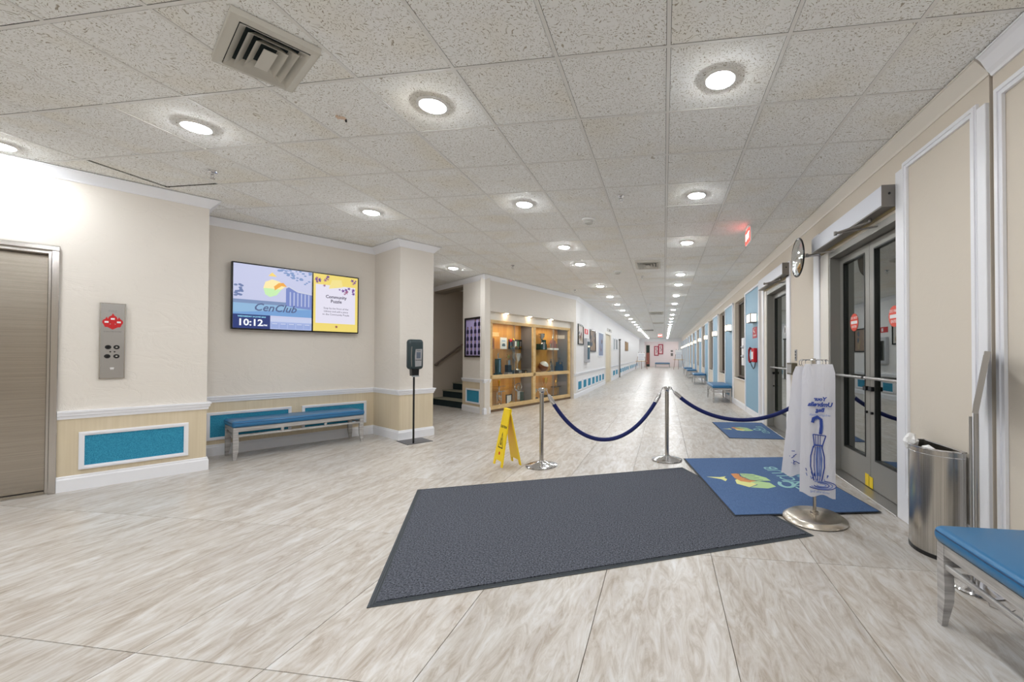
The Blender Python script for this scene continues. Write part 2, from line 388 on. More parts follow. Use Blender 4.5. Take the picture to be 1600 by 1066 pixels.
# ---- ceiling
ce = MB(); ce.box(-10, XR+.35, BACK-.3, YEND+.5, H+.03, H+.15); ceiling = struct('ceiling', ce, M_plenum)
CX0, CY0, CT = .0245, 2.2405, .61
c_me = None; cells = []; xs = set(); ys = set()
for i in range(-16, 4):
    for j in range(-9, 71):
        x0, y0 = CX0+i*CT, CY0+j*CT
        if touches(x0, x0+CT, y0, y0+CT):
            vis = 0 if (y0+CT > .9 and abs(x0+.1+y0*.15) < y0*1.6+1.2) else 30
            cells.append((math.hypot(x0+.3, y0+.3)+vis, x0, y0)); xs.add(i); ys.add(j)
cells.sort(); far = MB()
for n, (d_, x0, y0) in enumerate(cells):
    if n < 290:
        if c_me is None:
            o = MB().box(-CT/2+.013, CT/2-.013, -CT/2+.013, CT/2-.013, 0, .015).obj('ceiling_tile', M_ceil, ceiling); c_me = o.data
        else:
            o = bpy.data.objects.new('ceiling_tile', c_me); COL.objects.link(o); o.parent = ceiling
        dz = .010 if (abs(x0+CT/2+4.55) < .1 and abs(y0+CT/2-3.155) < .1) else .001
        o.location = (x0+CT/2, y0+CT/2, H+.002+dz)
    else: far.box(x0+.014, x0+CT-.014, y0+.014, y0+CT-.014, H+.003, H+.017)
o = far.obj('distant_ceiling_tiles', M_ceil, ceiling); o['kind'] = 'stuff'
for i in range(min(xs), max(xs)+2):
    x = CX0+i*CT; seg = [j for j in ys if touches(x-.02, x+.02, CY0+j*CT, CY0+j*CT+CT)]
    if seg and x < XR: MB().box(x-.0105, x+.0105, CY0+min(seg)*CT, CY0+(max(seg)+1)*CT, H+.0012, H+.004).obj('grid_runner', M_grid, ceiling)
for j in range(min(ys), max(ys)+2):
    y = CY0+j*CT; xx = [CX0+i*CT for i in range(min(xs), max(xs)+1) if touches(CX0+i*CT, CX0+i*CT+CT, y-.02, y+.02)]
    if xx: MB().box(min(xx), min(max(xx)+CT, XR), y-.0095, y+.0095, H+.0014, H+.0038).obj('cross_runner', M_grid, ceiling)

# ---- walls of the left side
w1 = MB()
wallseg(w1, W60(-.075, YW), W60(.895, YW), .75); wallseg(w1, W60(-5.0, YW), W60(-1.35, YW), .75); wallseg(w1, W60(-1.35, YW), W60(-.075, YW), .75, 2.17)
wall_left = struct('wall_left', w1, M_wall)
w2 = MB(); wallseg(w2, W60(.85, YR), W60(2.95, YR)); wall_alcove = struct('wall_alcove', w2, M_wall)
w3 = MB(); w3.prism([W60(2.91, YC)[:2], W60(3.42, YC)[:2], W60(3.42, YS+.14)[:2], W60(2.91, YS+.14)[:2]], 0, H+.05, 'z')
wall_column = struct('wall_column', w3, M_wall)
w4 = MB(); wallseg(w4, W60(3.42, YS), W60(10.5, YS), .14, 0, 5.0); wall_stair = struct('wall_stair', w4, M_hall)
w5 = MB(); wallseg(w5, pa, pb, .12); wall_poster = struct('wall_poster', w5, M_wall)
# inner return of that pier running back beside the stairs
w5b = MB(); dB_ = (pk-pb).normalized(); q = pa+dB_*4.2
w5b.prism([tuple(pa), tuple(q), tuple(q+Vector((.12, -.07))), tuple(pa+Vector((.12, -.07)))], 0, 4.5, 'z'); struct('wall_stairwell', w5b, M_hall)
dB = (pk-pb).normalized()
def WB(x, y=0): n = Vector((-dB.y, dB.x)); p = pb+dB*x+n*y; return (p.x, p.y)
w6 = MB(); OX0, OX1, OZ0, OZ1 = .17, 3.53, .075, 2.13
wallseg(w6, WB(0), WB(OX0), .12); wallseg(w6, WB(OX1), WB(LB), .12); wallseg(w6, WB(OX0), WB(OX1), .12, OZ1)
wallseg(w6, WB(.25, .52), WB(LB, .52), .08)
wall_case = struct('wall_display', w6, M_wall)
MB().box(.2, OX1, .10, .5, 0, .05).obj('plinth', mat('brown_plinth', (120,98,76), .6), wall_case, loc=(pb.x, pb.y, 0), rotz=RB)
w7 = MB(); w7.prism([(XL, 11.6), (XL, 17.62), (XL-.14, 17.62), (XL-.14, 11.6)], 0, H+.05, 'z')
w7.prism([(XL, 17.62), (XL, 19.3), (XL-.14, 19.3), (XL-.14, 17.62)], 2.14, H+.05, 'z')
w7.prism([(XL, 19.3), (XL, YEND), (XL-.14, YEND), (XL-.14, 19.3)], 0, H+.05, 'z')
wall_cl = struct('wall_corridor', w7, M_wallw)
# header beam over the stair opening
hd = v2(W60(6.35, YS)); dA = (pb-pa).normalized(); hx = pa-dA*1.62
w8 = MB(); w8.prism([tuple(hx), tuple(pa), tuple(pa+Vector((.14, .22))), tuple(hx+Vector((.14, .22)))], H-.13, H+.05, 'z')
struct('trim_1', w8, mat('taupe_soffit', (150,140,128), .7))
# lobby ceiling of the stairwell, higher up
MB().prism([tuple(hx+Vector((.1,.2))), tuple(pa+Vector((.1,.2))), tuple(q), tuple(q+Vector((-1.5,.87)))], 4.4, 4.5, 'z').obj('trim_2', M_hall)['kind'] = 'structure'
# end wall
w9 = MB(); w9.box(XL-.1, -1.92, YEND, YEND+.14, 0, H+.05); w9.box(-1.46, XR+.1, YEND, YEND+.14, 0, H+.05); w9.box(-1.92, -1.46, YEND, YEND+.14, 2.3, H+.05)
struct('wall_end', w9, mat('pinkish_white_wall', (250,238,238), .6))
w9 = MB(); w9.box(XL-.05, XR+.05, 42.4, 42.6, 2.56, H+.05); w9.box(XL-.05, -1.95, 42.4, 42.6, 0, 2.56); w9.box(1.42, XR+.05, 42.4, 42.6, 0, 2.56)
struct('wall_far_opening', w9, M_wallw)
# back walls behind the camera
w10 = MB(); w10.box(-10, XR+.3, BACK-.14, BACK, 0, H+.05); struct('wall_back', w10, M_wall)
# ---- right wall with openings
WIN = [(9.62+3.02*k, 10.98+3.02*k) for k in range(11)]
D1 = (3.5, 4.87); D2 = (6.42, 7.66); DH = 2.33
wr = MB(); TH = .34
def rseg(y0, y1, z0=0, z1=H+.05): wr.box(XR, XR+TH, y0, y1, z0, z1)
rseg(2.585, D1[0]); rseg(D1[1], D2[0]); rseg(D2[1], WIN[0][0]); rseg(D1[0], D1[1], DH); rseg(D2[0], D2[1], DH)
for k, (a, b) in enumerate(WIN):
    rseg(a, b, 0, .68); rseg(a, b, 2.53)
    rseg(b, WIN[k+1][0] if k+1 < len(WIN) else YEND)
wall_right = struct('wall_right', wr, M_wallr)
wr2 = MB(); wr2.box(XR+.004, XR+TH, BACK, 2.565, 0, H+.05); wall_right2 = struct('wall_right_near', wr2, M_wallr)
MB().box(XR+.04, XR+TH, 2.565, 2.585, 0, H).obj('trim_3', mat('dark_joint', (84,66,60), .8))['kind'] = 'structure'

# ---- trims
def crown(name, path, m=M_trim, dz=0):
    pr = [(-.02, H-.092-dz), (.008, H-.092-dz), (.014, H-.078-dz), (.03, H-.06-dz), (.058, H-.03), (.074, H-.014), (.082, H-.012), (.082, H-.0035), (-.02, H-.0035)]
    o = MB().sweep(path, pr).obj(name, m); o['kind'] = 'structure'; return o
def base(name, path, m=M_trim):
    pr = [(-.01, 0), (.018, 0), (.018, .104), (.012, .118), (.012, .128), (.005, .136), (-.01, .136)]
    o = MB().sweep(path, pr).obj(name, m); o['kind'] = 'structure'; return o
def rail(name, path, m=M_trim, z=.715):
    pr = [(-.01, z-.075), (.012, z-.075), (.015, z-.05), (.024, z-.046), (.026, z-.022), (.034, z-.018), (.034, z), (-.01, z)]
    o = MB().sweep(path, pr).obj(name, m); o['kind'] = 'structure'; return o
A = [W60(-4.9, YW)[:2], W60(.895, YW)[:2], W60(.895, YR)[:2], W60(2.91, YR)[:2], W60(2.91, YC)[:2], W60(3.42, YC)[:2], W60(3.42, YS)[:2]]
crown('trim_4', A)
Bp = [tuple(hx), tuple(pa), tuple(pb), tuple(pk), (XL, 42.4)]
crown('trim_5', Bp)
crown('trim_6', [(XR, 42.4), (XR, 2.575)], M_trimw)
crown('trim_7', [(XR, 2.56), (XR, BACK)], M_trim, .02)
base('baseboard_left', [W60(-.075, YW)[:2]]+A[1:]); base('baseboard_display', [tuple(pa), tuple(pb), WB(OX0)])
base('baseboard_corridor', [WB(OX1), tuple(pk), (XL, 17.5)]); base('baseboard_corridor_far', [(XL, 19.4), (XL, 42.4)])
rail('trim_8', [W60(-.075, YW)[:2]]+A[1:]); rail('trim_9', [tuple(pa), tuple(pb), WB(OX0)])
rail('trim_10', [WB(OX1), tuple(pk), (XL, 17.5)], z=.70); rail('trim_11', [(XL, 19.4), (XL, 22.8)], z=.70); rail('trim_12', [(XL, 23.0), (XL, 42.3)], z=.70)
base('baseboard_right', [(XR, 3.46), (XR, 2.60)]); base('baseboard_right_middle', [(XR, 6.2), (XR, 5.3)])
base('baseboard_right_far', [(XR, 42.4), (XR, 8.0)]); base('baseboard_right_near', [(XR, 2.56), (XR, BACK)])
# wainscot skins under the rails
def skin(name, path, parent, z0=.1, z1=.66, m=M_wains):
    o = MB().sweep(path, [(-.005, z0), (.003, z0), (.003, z1), (-.005, z1)]).obj(name, m, parent); return o
skin('wainscot', [W60(-.075, YW)[:2], W60(.893, YW)[:2]], wall_left); skin('wainscot', [W60(.9, YR)[:2], W60(2.905, YR)[:2]], wall_alcove)
skin('wainscot', [W60(2.907, YR)[:2], W60(2.91, YC)[:2], W60(3.42, YC)[:2], W60(3.42, YS-.1)[:2]], wall_column)
skin('wainscot', [tuple(pa), tuple(pb)], wall_poster); skin('wainscot', [(XL, 11.62), (XL, 17.5)], wall_cl, m=M_wallw)
def teal_panel(parent, x0, x1, z0, z1, y, loc, rot, wd=.034):
    p = MB().box(x0+wd*.7, x1-wd*.7, y-.008, y, z0+wd*.7, z1-wd*.7).obj('wall_panel', M_teal, parent, loc=loc, rotz=rot)
    f = MB(); f.frame(x0, x1, z0, z1, wd, y-.018, y); f.frame(x0+.006, x1-.006, z0+.006, z1-.006, wd*.45, y-.024, y-.016)
    f.obj('panel_moulding', M_trim, p)
    return p
O0 = (0,0,0)
teal_panel(wall_left, .047, .757, .18, .517, YW-.003, O0, A60)
teal_panel(wall_alcove, 1.0, 1.845, .188, .521, YR-.003, O0, A60); teal_panel(wall_alcove, 1.965, 2.795, .188, .518, YR-.003, O0, A60)
teal_panel(wall_poster, .19, .80, .19, .50, -.003, (pa.x, pa.y, 0), RA)
def cpan(y0, y1): teal_panel(wall_cl, y0, y1, .18, .49, -.003, (XL, 0, 0), R(90), .04)
for k in range(7): cpan(11.78+k*.79, 11.78+k*.79+.62)
for y0 in (20.1, 21.3): cpan(y0, y0+.95)
for k in range(5): cpan(23.4+k*1.25, 24.4+k*1.25)
for k in range(6): cpan(30.2+k*1.6, 31.3+k*1.6)
# tall moulded frames on the right wall
def rmould(name, y0, y1, z0, z1, par):
    f = MB(); f.frame(-y1, -y0, z0, z1, .052, -.016, .002); f.frame(-y1+.01, -y0-.01, z0+.01, z1-.01, .02, -.025, -.012)
    f.obj(name, M_trim, par, loc=(XR, 0, 0), rotz=R(-90))
rmould('panel_moulding', 2.66, 3.41, .18, 2.655, wall_right); rmould('panel_moulding', 1.15, 2.53, .18, 2.655, wall_right2); rmould('panel_moulding', -.4, 1.0, .18, 2.655, wall_right2)
# door casings, window reveals, blue pilasters
def rbox(name, y0, y1, z0, z1, x0, x1, m, par): return MB().box(x0, x1, y0, y1, z0, z1, .003, 1).obj(name, m, par)
for a, b, s in ((5.11, 5.29, 1), (2.587, 2.655, 0), (3.36, 3.5, 0), (6.25, 6.42, 0), (7.83, 7.98, 1)):
    c = rbox('casing', a, b, .0, 2.56 if a > 6 else 2.62, XR-.02, XR+.005, M_trim, wall_right)
rbox('casing', 4.87, 5.10, 0, 2.35, XR-.008, XR+.005, M_trimw, wall_right); rbox('casing', 7.66, 7.82, 0, 2.35, XR-.008, XR+.005, M_trimw, wall_right)
PIL = [(8.13+3.02*k, 9.46+3.02*k) for k in range(12)]
for a, b in PIL:
    p = rbox('pilaster', a, b, .13, 2.53, XR-.022, XR+.002, M_blue, wall_right)
    for q0, q1 in ((a-.03, a+.03), (b-.03, b+.03)): rbox('pilaster_edge', q0, q1, .0, 2.545, XR-.04, XR+.002, M_trim, p)
    rbox('pilaster_cap', a-.03, b+.03, 2.52, 2.56, XR-.045, XR+.002, M_trim, p)
for k, (a, b) in enumerate(WIN):
    f = MB(); f.frame(-b, -a, .68, 2.53, .05, .09, .15); fo = f.obj('window_%d' % (k+1), M_rail, None, loc=(XR, 0, 0), rotz=R(-90)); fo['kind'] = 'structure'
    MB().box(-b+.05, -a-.05, .118, .124, .73, 2.48).obj('pane', M_wglass, fo)
    MB().box(-b-.03, -a+.03, -.03, .09, .655, .68).obj('sill', M_trimw, fo)
    MB().box(-(a+b)/2-.02, -(a+b)/2+.02, .10, .145, .73, 2.48).obj('mullion', M_rail, fo)

# ---- elevator
e = MB(); e.box(-1.32, -.075, YW-.02, YW+.02, 2.125, 2.165, .004, 1); e.box(-.12, -.075, YW-.02, YW+.02, 0, 2.125, .004, 1); e.box(-1.32, -1.275, YW-.02, YW+.02, 0, 2.125, .004, 1)
e.box(-.135, -.118, YW+.02, YW+.16, 0, 2.13); e.box(-1.277, -1.26, YW+.02, YW+.16, 0, 2.13); e.box(-1.26, -.135, YW+.02, YW+.16, 2.10, 2.13)
lift = struct('door_1', e, M_steelh, rotz=A60)
for a, b in ((-1.257, -.70), (-.696, -.137)): MB().box(a, b, YW+.135, YW+.165, .012, 2.098, .003, 1).obj('elevator_door_leaf', M_steel, lift)
MB().box(-1.27, -.13, YW-.0, YW+.17, -.004, .008).obj('sill', M_ss, lift)
call = thing('call_panel', 'steel elevator call panel with red fire emblem beside the elevator door', 'call panel', W60(.235, YW, .995), A60)
MB().box(-.077, .077, -.014, 0, 0, .70, .003, 1).obj('faceplate', M_alum, call)
MB().frame(-.079, .079, -.002, .702, .006, -.018, 0).obj('edge_frame', M_ss, call)
for (cx, cz, s) in ((-.038, .525, 1), (0, .555, 1.1), (.038, .525, 1)):
    f = MB(); f.prism([(cx+s*.026*math.sin(t)*(1 if t < 5.5 else .8), cz+s*(.03*math.cos(t)-(.018 if abs(t-math.pi) < .6 else 0)+(.018 if (t < .3 or t > 6) else 0))) for t in [k*2*math.pi/16 for k in range(16)]], -.0165, -.0135)
    g = f.obj('fire_emblem', M_red, call)
    MB().box(cx-.012, cx+.012, -.018, -.016, cz-.008, cz+.008).obj('keyhole', M_paper, g)
MB().prism([(-.05,.49), (0,.455), (.05,.49), (.012,.505), (0,.535), (-.012,.505)], -.0163, -.0137).obj('fire_emblem', M_red, call)
text('FIRE', .03, M_grey, call, (0, -.0146, .625)); text('IN CASE OF FIRE USE STAIRS', .0085, M_bpr, call, (0, -.0146, .435))
for cx, cz, m in ((-.026,.29,M_bpr),(.026,.29,M_bpr),(-.03,.205,M_bpr),(.026,.205,M_bpr)):
    MB().cyl((cx,-.014,cz),(cx,-.02,cz),.02,.018,20).obj('key_switch', m, call, True)
    if m: MB().cyl((cx,-.02,cz),(cx,-.022,cz),.007,.007,12).obj('lock_core', M_chrome if cx > 0 else M_tblack, call, True)
for cx in (-.012, .014): MB().cyl((cx,-.014,.247),(cx,-.017,.247),.006,.006,10).obj('indicator', M_tblack, call, True)
MB().prism([(-.014,.10),(.014,.10),(.006,.075),(0,.09),(-.006,.075)], -.016, -.0137).obj('arrow_mark', M_paper, call)

# ---------------------------------------------------------------- ceiling lamps
def lamp(i, name, loc, label, grp):
    global L0
    if L0 is None:
        L0 = thing('downlight', label, 'ceiling light', loc, 0, grp)
        MB().lathe([(.083,.004),(.1,.004),(.1,-.002),(.094,-.008),(.083,-.009),(.081,-.004)], 28).obj('trim_ring', M_grid, L0, True)
        MB().lathe([(.0,-.026),(.03,-.025),(.055,-.020),(.072,-.013),(.082,-.003)], 28).obj('lens', M_lens, L0, True)
    else: clone(L0, loc, 0, label, grp)
L0 = None
ORD = ['first','second','third','fourth','fifth','sixth','seventh','eighth','ninth','tenth','eleventh','twelfth','thirteenth','fourteenth','fifteenth','sixteenth','seventeenth','eighteenth','nineteenth','twentieth','twenty-first','twenty-second','twenty-third','twenty-fourth','twenty-fifth','twenty-sixth']
ks = [0,3,6]+list(range(12, 66, 3))
rr_ = sorted([2.545+CT*k for k in ks]+[8.645]); ll_ = sorted([2.545+CT*k for k in ks]+[7.42])
for n, y in enumerate(rr_): lamp(n, '', (.3295, y, H-.002), 'round white downlight, %s from the camera in the right-hand corridor row' % ORD[n], 'downlights along the corridor')
for n, y in enumerate(ll_): lamp(n, '', (-1.5005, y, H-.002), 'round white downlight, %s from the camera in the row left of the middle' % ORD[n], 'downlights along the corridor')
lamp(0, '', (-3.33, 2.545, H-.002), 'round white downlight left of the square vent, lighting the elevator wall', 'lobby downlights')
lamp(0, '', (-3.33, 4.375, H-.002), 'round white downlight in front of the wall screen alcove', 'lobby downlights')
lamp(0, '', (-5.16, 2.545, H-.002), 'round white downlight at far left right above the elevator door', 'lobby downlights')
lamp(0, '', (-3.94, 7.425, H-.002), 'round white downlight beyond the column in front of the stairs', 'lobby downlights')
for n, (x, y) in enumerate([(x, y) for x in (.3295, -1.5005, -3.33, -5.16) for y in (.715, -1.115)]):  # unseen downlights added around the viewpoint to give the room more light
    lamp(0, '', (x, y, H-.002), 'added unseen round white downlight %s, %s row from the right wall' % (('just above the viewpoint', 'behind the viewpoint')[n % 2], ORD[n//2]), 'unseen downlights added behind the viewpoint')
# two unseen downlights added past the far opening to brighten the end wall
for x in (-1.0, .9): lamp(0, '', (x, 43.6, H-.002), 'added round white downlight beyond the far opening before the end wall, %s one' % ('left' if x < 0 else 'right'), 'downlights added before the end wall')

# ---------------------------------------------------------------- ceiling fittings
def vent(label, loc, rot, wx, wy, dark=True):
    v = thing('ceiling_vent', label, 'vent', loc, rot)
    f = MB()
    def ring(o0, z0, o1, z1, th=.002):
        a = [(-wx/2+o0,-wy/2+o0),(wx/2-o0,-wy/2+o0),(wx/2-o0,wy/2-o0),(-wx/2+o0,wy/2-o0)]; b = [(-wx/2+o1,-wy/2+o1),(wx/2-o1,-wy/2+o1),(wx/2-o1,wy/2-o1),(-wx/2+o1,wy/2-o1)]
        A_ = [g.bm.verts.new((*p, z0)) for p in a]; B_ = [g.bm.verts.new((*p, z1)) for p in b]
        C_ = [g.bm.verts.new((*p, z0+th)) for p in a]; D_ = [g.bm.verts.new((*p, z1+th)) for p in b]
        for k in range(4):
            l = (k+1) % 4
            g.bm.faces.new((A_[k],A_[l],B_[l],B_[k])); g.bm.faces.new((C_[l],C_[k],D_[k],D_[l])); g.bm.faces.new((A_[l],A_[k],C_[k],C_[l])); g.bm.faces.new((B_[k],B_[l],D_[l],D_[k]))
    g = MB(); ring(0, -.030, .038, -.036); ring(0, -.001, .002, -.032); g.obj('frame', M_vent, v)
    n = 3; step = (min(wx, wy)/2-.05)/(n+.5)
    for k in range(n):
        o0 = .04+k*step
        g = MB(); ring(o0, -.044-.002*k, o0+step*.86, -.010); g.obj('louvre', M_vent, v)
    o0 = .04+n*step
    g = MB(); g.box(-wx/2+o0, wx/2-o0, -wy/2+o0, wy/2-o0, -.050, -.047); g.obj('centre_plate', M_vent, v)
    MB().box(-wx/2+.02, wx/2-.02, -wy/2+.02, wy/2-.02, -.006, -.003).obj('backing', M_vdark, v)
    return v
vent('large square louvred vent near the front, turned at an angle to the tiles', (-2.134, 1.965, H), R(-31.3), .52, .37)
vent('square louvred vent in the corridor ceiling, nearest in the corridor', (-.285, 7.58, H), 0, .44, .60)
vent('small grey vent farther down the corridor ceiling', (-.30, 16.4, H), 0, .56, .9)
vent('faint distant vent far down the corridor ceiling', (-.30, 21.5, H), 0, .56, .6)
sp = MB()
SP0 = thing('sprinkler_head', 'chrome sprinkler head hanging above the elevator wall corner', 'sprinkler', (-4.005, 3.196, H), 0, 'ceiling sprinklers')
MB().lathe([(.0,0),(.036,0),(.034,-.008),(.016,-.012),(0,-.012)], 20).obj('escutcheon', M_chrome, SP0, True)
MB().cyl((0,0,-.01),(0,0,-.03),.009).tube([(-.014,0,-.03),(-.016,0,-.045),(0,0,-.06)], .003, 6).tube([(.014,0,-.03),(.016,0,-.045),(0,0,-.06)], .003, 6).cyl((-.016,0,-.03),(.016,0,-.03),.004).obj('frame_arms', M_chrome, SP0, True)
MB().lathe([(.0,-.06),(.02,-.061),(.02,-.064),(0,-.064)], 12).obj('deflector', M_chrome, SP0, True)
for p, l in (((-.44, 4.286), 'chrome sprinkler head near the middle of the ceiling, left of the round smoke detector row'), ((-2.75, 7.378), 'small sprinkler head above the trophy case wall'), ((-.456, 8.771), 'small sprinkler head just beyond the corridor vent'), ((-2.226, 10.363), 'small sprinkler head at the corner where the corridor wall starts'), ((-.457, 13.545), 'tiny distant sprinkler head beyond the second sprinkler of the corridor')):
    clone(SP0, (*p, H), random.random(), l)
sd = thing('smoke_detector', 'round off-white smoke detector on the ceiling, nearest one', 'smoke detector', (-.9, 4.985, H), 0, 'smoke detectors')
MB().lathe([(0,0),(.085,0),(.085,-.018),(.07,-.024),(0,-.024)], 28).obj('base', M_skin, sd, True)
MB().lathe([(0,-.024),(.055,-.026),(.05,-.05),(.035,-.058),(0,-.058)], 24).obj('sensor_head', mat('grey_white_plastic', (196,196,190), .5), sd, True)
clone(sd, (-.9, 8.169, H), 0, 'small round smoke detector farther along beside the corridor vent')
st = thing('wire_stub', 'short bent beige conduit stub poking from a ceiling tile', 'conduit', (-2.175, 2.55, H))
MB().tube([(-.05,.02,-.002),(-.03,.01,-.02),(0,0,-.026),(.03,-.004,-.036),(.042,-.006,-.05)], .009, 8).obj('conduit', mat('peach_paint', (216,190,168), .6), st, True)
MB().cyl((.042,-.006,-.046),(.044,-.006,-.062),.006).obj('tip', M_tblack, st)
# lifted dark tile gap seen above the elevator wall
ex = thing('exit_sign', 'exit sign hanging from the ceiling, red face turned left', 'exit sign', (1.07, 5.57, H))
MB().box(-.012,.012,-.15,.15,-.215,-.03,.004,1).obj('housing', M_skin, ex)
MB().box(-.016,-.012,-.14,.14,-.205,-.04).obj('face', mat('exit_glow_red', (255,60,48), .4, emit=2.2), ex)
to = text('EXIT', .12, mat('exit_letter_white', (255,235,230), .4, emit=2), ex, (-.0172, 0, -.122), bold=.002); to.rotation_euler = (0, 0, R(-90))
MB().box(-.025,.025,-.09,.09,-.03,0,.003,1).obj('canopy', M_skin, ex)
ex2 = thing('exit_sign', 'distant glowing red exit sign at the end of the corridor', 'exit sign', (-.30, 33.0, H))
MB().box(-.16,.16,-.02,.02,-.24,-.03,.004,1).obj('housing', M_skin, ex2); MB().box(-.15,.15,-.024,-.02,-.23,-.04).obj('face', MAT['exit_glow_red'], ex2); MB().box(-.08,.08,-.03,.03,-.03,0).obj('canopy', M_skin, ex2)
text('EXIT', .15, MAT['exit_letter_white'], ex2, (0, -.0252, -.135), bold=.003)
hs = thing('hanging_sign', 'distant dark hanging sign across the corridor ceiling', 'sign', (-1.15, 26.4, H))
MB().box(-.5,.5,-.01,.01,-.14,-.06).obj('board', M_capg, hs); MB().cyl((-.4,0,-.06),(-.4,0,0),.006).obj('hanger', M_chrome, hs); MB().cyl((.4,0,-.06),(.4,0,0),.006).obj('hanger', M_chrome, hs)

# ---------------------------------------------------------------- wall screen
def emis(name, rgb, s=1.0):
    m = mat('screen_'+name, rgb, .4, emit=s); m.node_tree.nodes['Principled BSDF'].inputs['Base Color'].default_value = (.01,.01,.012,1); return m
tv = thing('wall_screen', 'wide digital sign on the alcove wall showing a club logo and the time', 'screen', W60(1.2, YR, 1.53), A60)
TW, THh = 1.445, .832
MB().box(0, TW, -.085, -.03, 0, THh, .004, 1).obj('bezel', M_tblack, tv)
MB().box(.3, 1.1, -.03, 0, .2, .6).obj('bracket', M_blk, tv)
SX = .85
def flat(poly, rgb, lay, nm='screen_shape', s=.9, par=tv, y0=-.085):
    return MB().prism(poly, y0-.0006*lay-.0012, y0-.0006*lay-.0002).obj(nm, emis('%d_%d_%d' % rgb, rgb, s), par)
def rect(x0, x1, z0, z1): return [(x0,z0),(x1,z0),(x1,z1),(x0,z1)]
flat(rect(.016, SX-.006, .016, THh-.016), (206,210,240), 0, 'screen_panel')
flat(rect(.016, SX-.006, .19, .36), (150,190,226), 1, 'lawn'); flat([(.016,.19),(SX-.006,.19),(SX-.006,.30),(.5,.27),(.3,.24),(.016,.21)], (120,166,220), 2, 'lawn')
flat(rect(.016, SX-.006, .33, .375), (128,150,190), 2, 'tree_line')
flat([(.55,.33),(.55,.56),(.58,.58),(.68,.52),(SX-.006,.50),(SX-.006,.30),(.68,.31)], (122,140,204), 3, 'pictured_building')
for k in range(6): flat(rect(.59+k*.042, .605+k*.042, .335, .52-k*.004), (186,196,232), 4, 'pictured_window')
flat([(.55,.56),(.58,.58),(.68,.52),(SX-.006,.50),(SX-.006,.515),(.68,.54),(.58,.60),(.55,.575)], (212,216,236), 4, 'pictured_roof')
for k in range(34):
    cx = .46+random.random()*.37; cz = .81-random.random()*(.03+.2*(cx-.46)/.37); r0 = .007+random.random()*.010
    flat([(cx+r0*math.cos(t*1.05)*1.6, cz+r0*math.sin(t*1.05)) for t in range(6)], (132,158,206), 3, 'pictured_leaves')
for k in range(12):
    cx, cz = .035+random.random()*.08, .42+random.random()*.14
    flat([(cx+.02*math.cos(t*1.05), cz+.014*math.sin(t*1.05)) for t in range(6)], (112,130,176), 3, 'pictured_tree')
flat([(.36,.70),(.40,.75),(.45,.70)], (246,214,110), 5, 'logo_top', 1); flat([(.31,.54),(.33,.62),(.40,.66),(.48,.64),(.54,.58),(.50,.54)], (252,232,170), 5, 'logo_sun', 1)
flat([(.42,.57),(.47,.62),(.52,.63),(.56,.58),(.50,.585),(.46,.55),(.43,.52)], (240,170,70), 6, 'logo_wing', 1)
flat([(.31,.54),(.50,.54),(.45,.46),(.38,.43),(.33,.46)], (198,236,176), 5, 'logo_leaf', 1)
text('CenClub', .135, emis('ink', (88,104,150), .8), tv, (.435, -.0905, .285), shear=.35, bold=.002, sx=.93)
flat(rect(.016, .385, .016, .19), (34,54,120), 4, 'clock_band'); flat(rect(.385, SX-.006, .016, .165), (176,192,236), 4, 'schedule_band')
flat(rect(.385, SX-.006, .115, .165), (206,214,244), 5, 'schedule_heading')
for k in range(5): flat(rect(.395+k*.09, .475+k*.09, .03, .10), (160,178,228), 5, 'schedule_cell'); flat(rect(.405+k*.09, .46+k*.09, .085, .092), (226,232,250), 6, 'schedule_line')
M_lw = emis('white', (245,248,255), 1)
text('10:12', .115, M_lw, tv, (.185, -.0905, .087), bold=.003); text('PM', .03, M_lw, tv, (.335, -.0905, .06), bold=.001)
text('WEDNESDAY 24 JUNE 2025', .023, emis('cyan', (150,220,246), 1), tv, (.2, -.0905, .163), bold=.0008)
MB().box(SX-.006, SX+.012, -.088, -.084, .008, THh-.008).obj('centre_bezel', M_tblack, tv)
flat(rect(SX+.012, TW-.016, .016, THh-.016), (250,226,120), 0, 'notice_panel'); flat(rect(SX+.04, TW-.05, .13, .67), (238,234,250), 1, 'notice_card')
flat([(SX+.2,.62),(SX+.24,.75),(SX+.36,.76),(SX+.38,.66)], (252,234,150), 2, 'notice_glow')
M_pp = emis('purple', (122,70,160), .8)
for k in range(26):
    if k < 11: cx, cz = SX+.03+random.random()*.16, .70+random.random()*.1
    elif k < 22: cx, cz = SX+.40+random.random()*.15, .56+random.random()*.22
    else: cx, cz = SX+.14+random.random()*.3, .60+random.random()*.06
    a0 = random.random()*6; r0 = .012+random.random()*.012
    MB().prism([(cx+r0*(1.3 if t % 2 else .5)*math.cos(a0+t*.628), cz+r0*(1.3 if t % 2 else .5)*math.sin(a0+t*.628)) for t in range(10)], -.0882, -.0872).obj('notice_leaf', M_pp if k % 3 else emis('mauve', (176,110,150), .8), tv)
text('Community\nPuzzle', .062, emis('dk', (70,60,90), .7), tv, (SX+.295, -.0885, .475), bold=.0012, sx=.9)
text('Stop by the front of the\nLibrary and add a piece\nto the Community Puzzle', .036, emis('dk', (70,60,90), .7), tv, (SX+.295, -.0885, .30), sx=.92, space=1.2)
MB().prism([(SX+.3+.02*(1.2 if t % 2 else .5)*math.cos(t*.628), .085+.02*(1.2 if t % 2 else .5)*math.sin(t*.628)) for t in range(10)], -.0882, -.0872).obj('notice_leaf', emis('mauve2', (150,70,90), .8), tv)

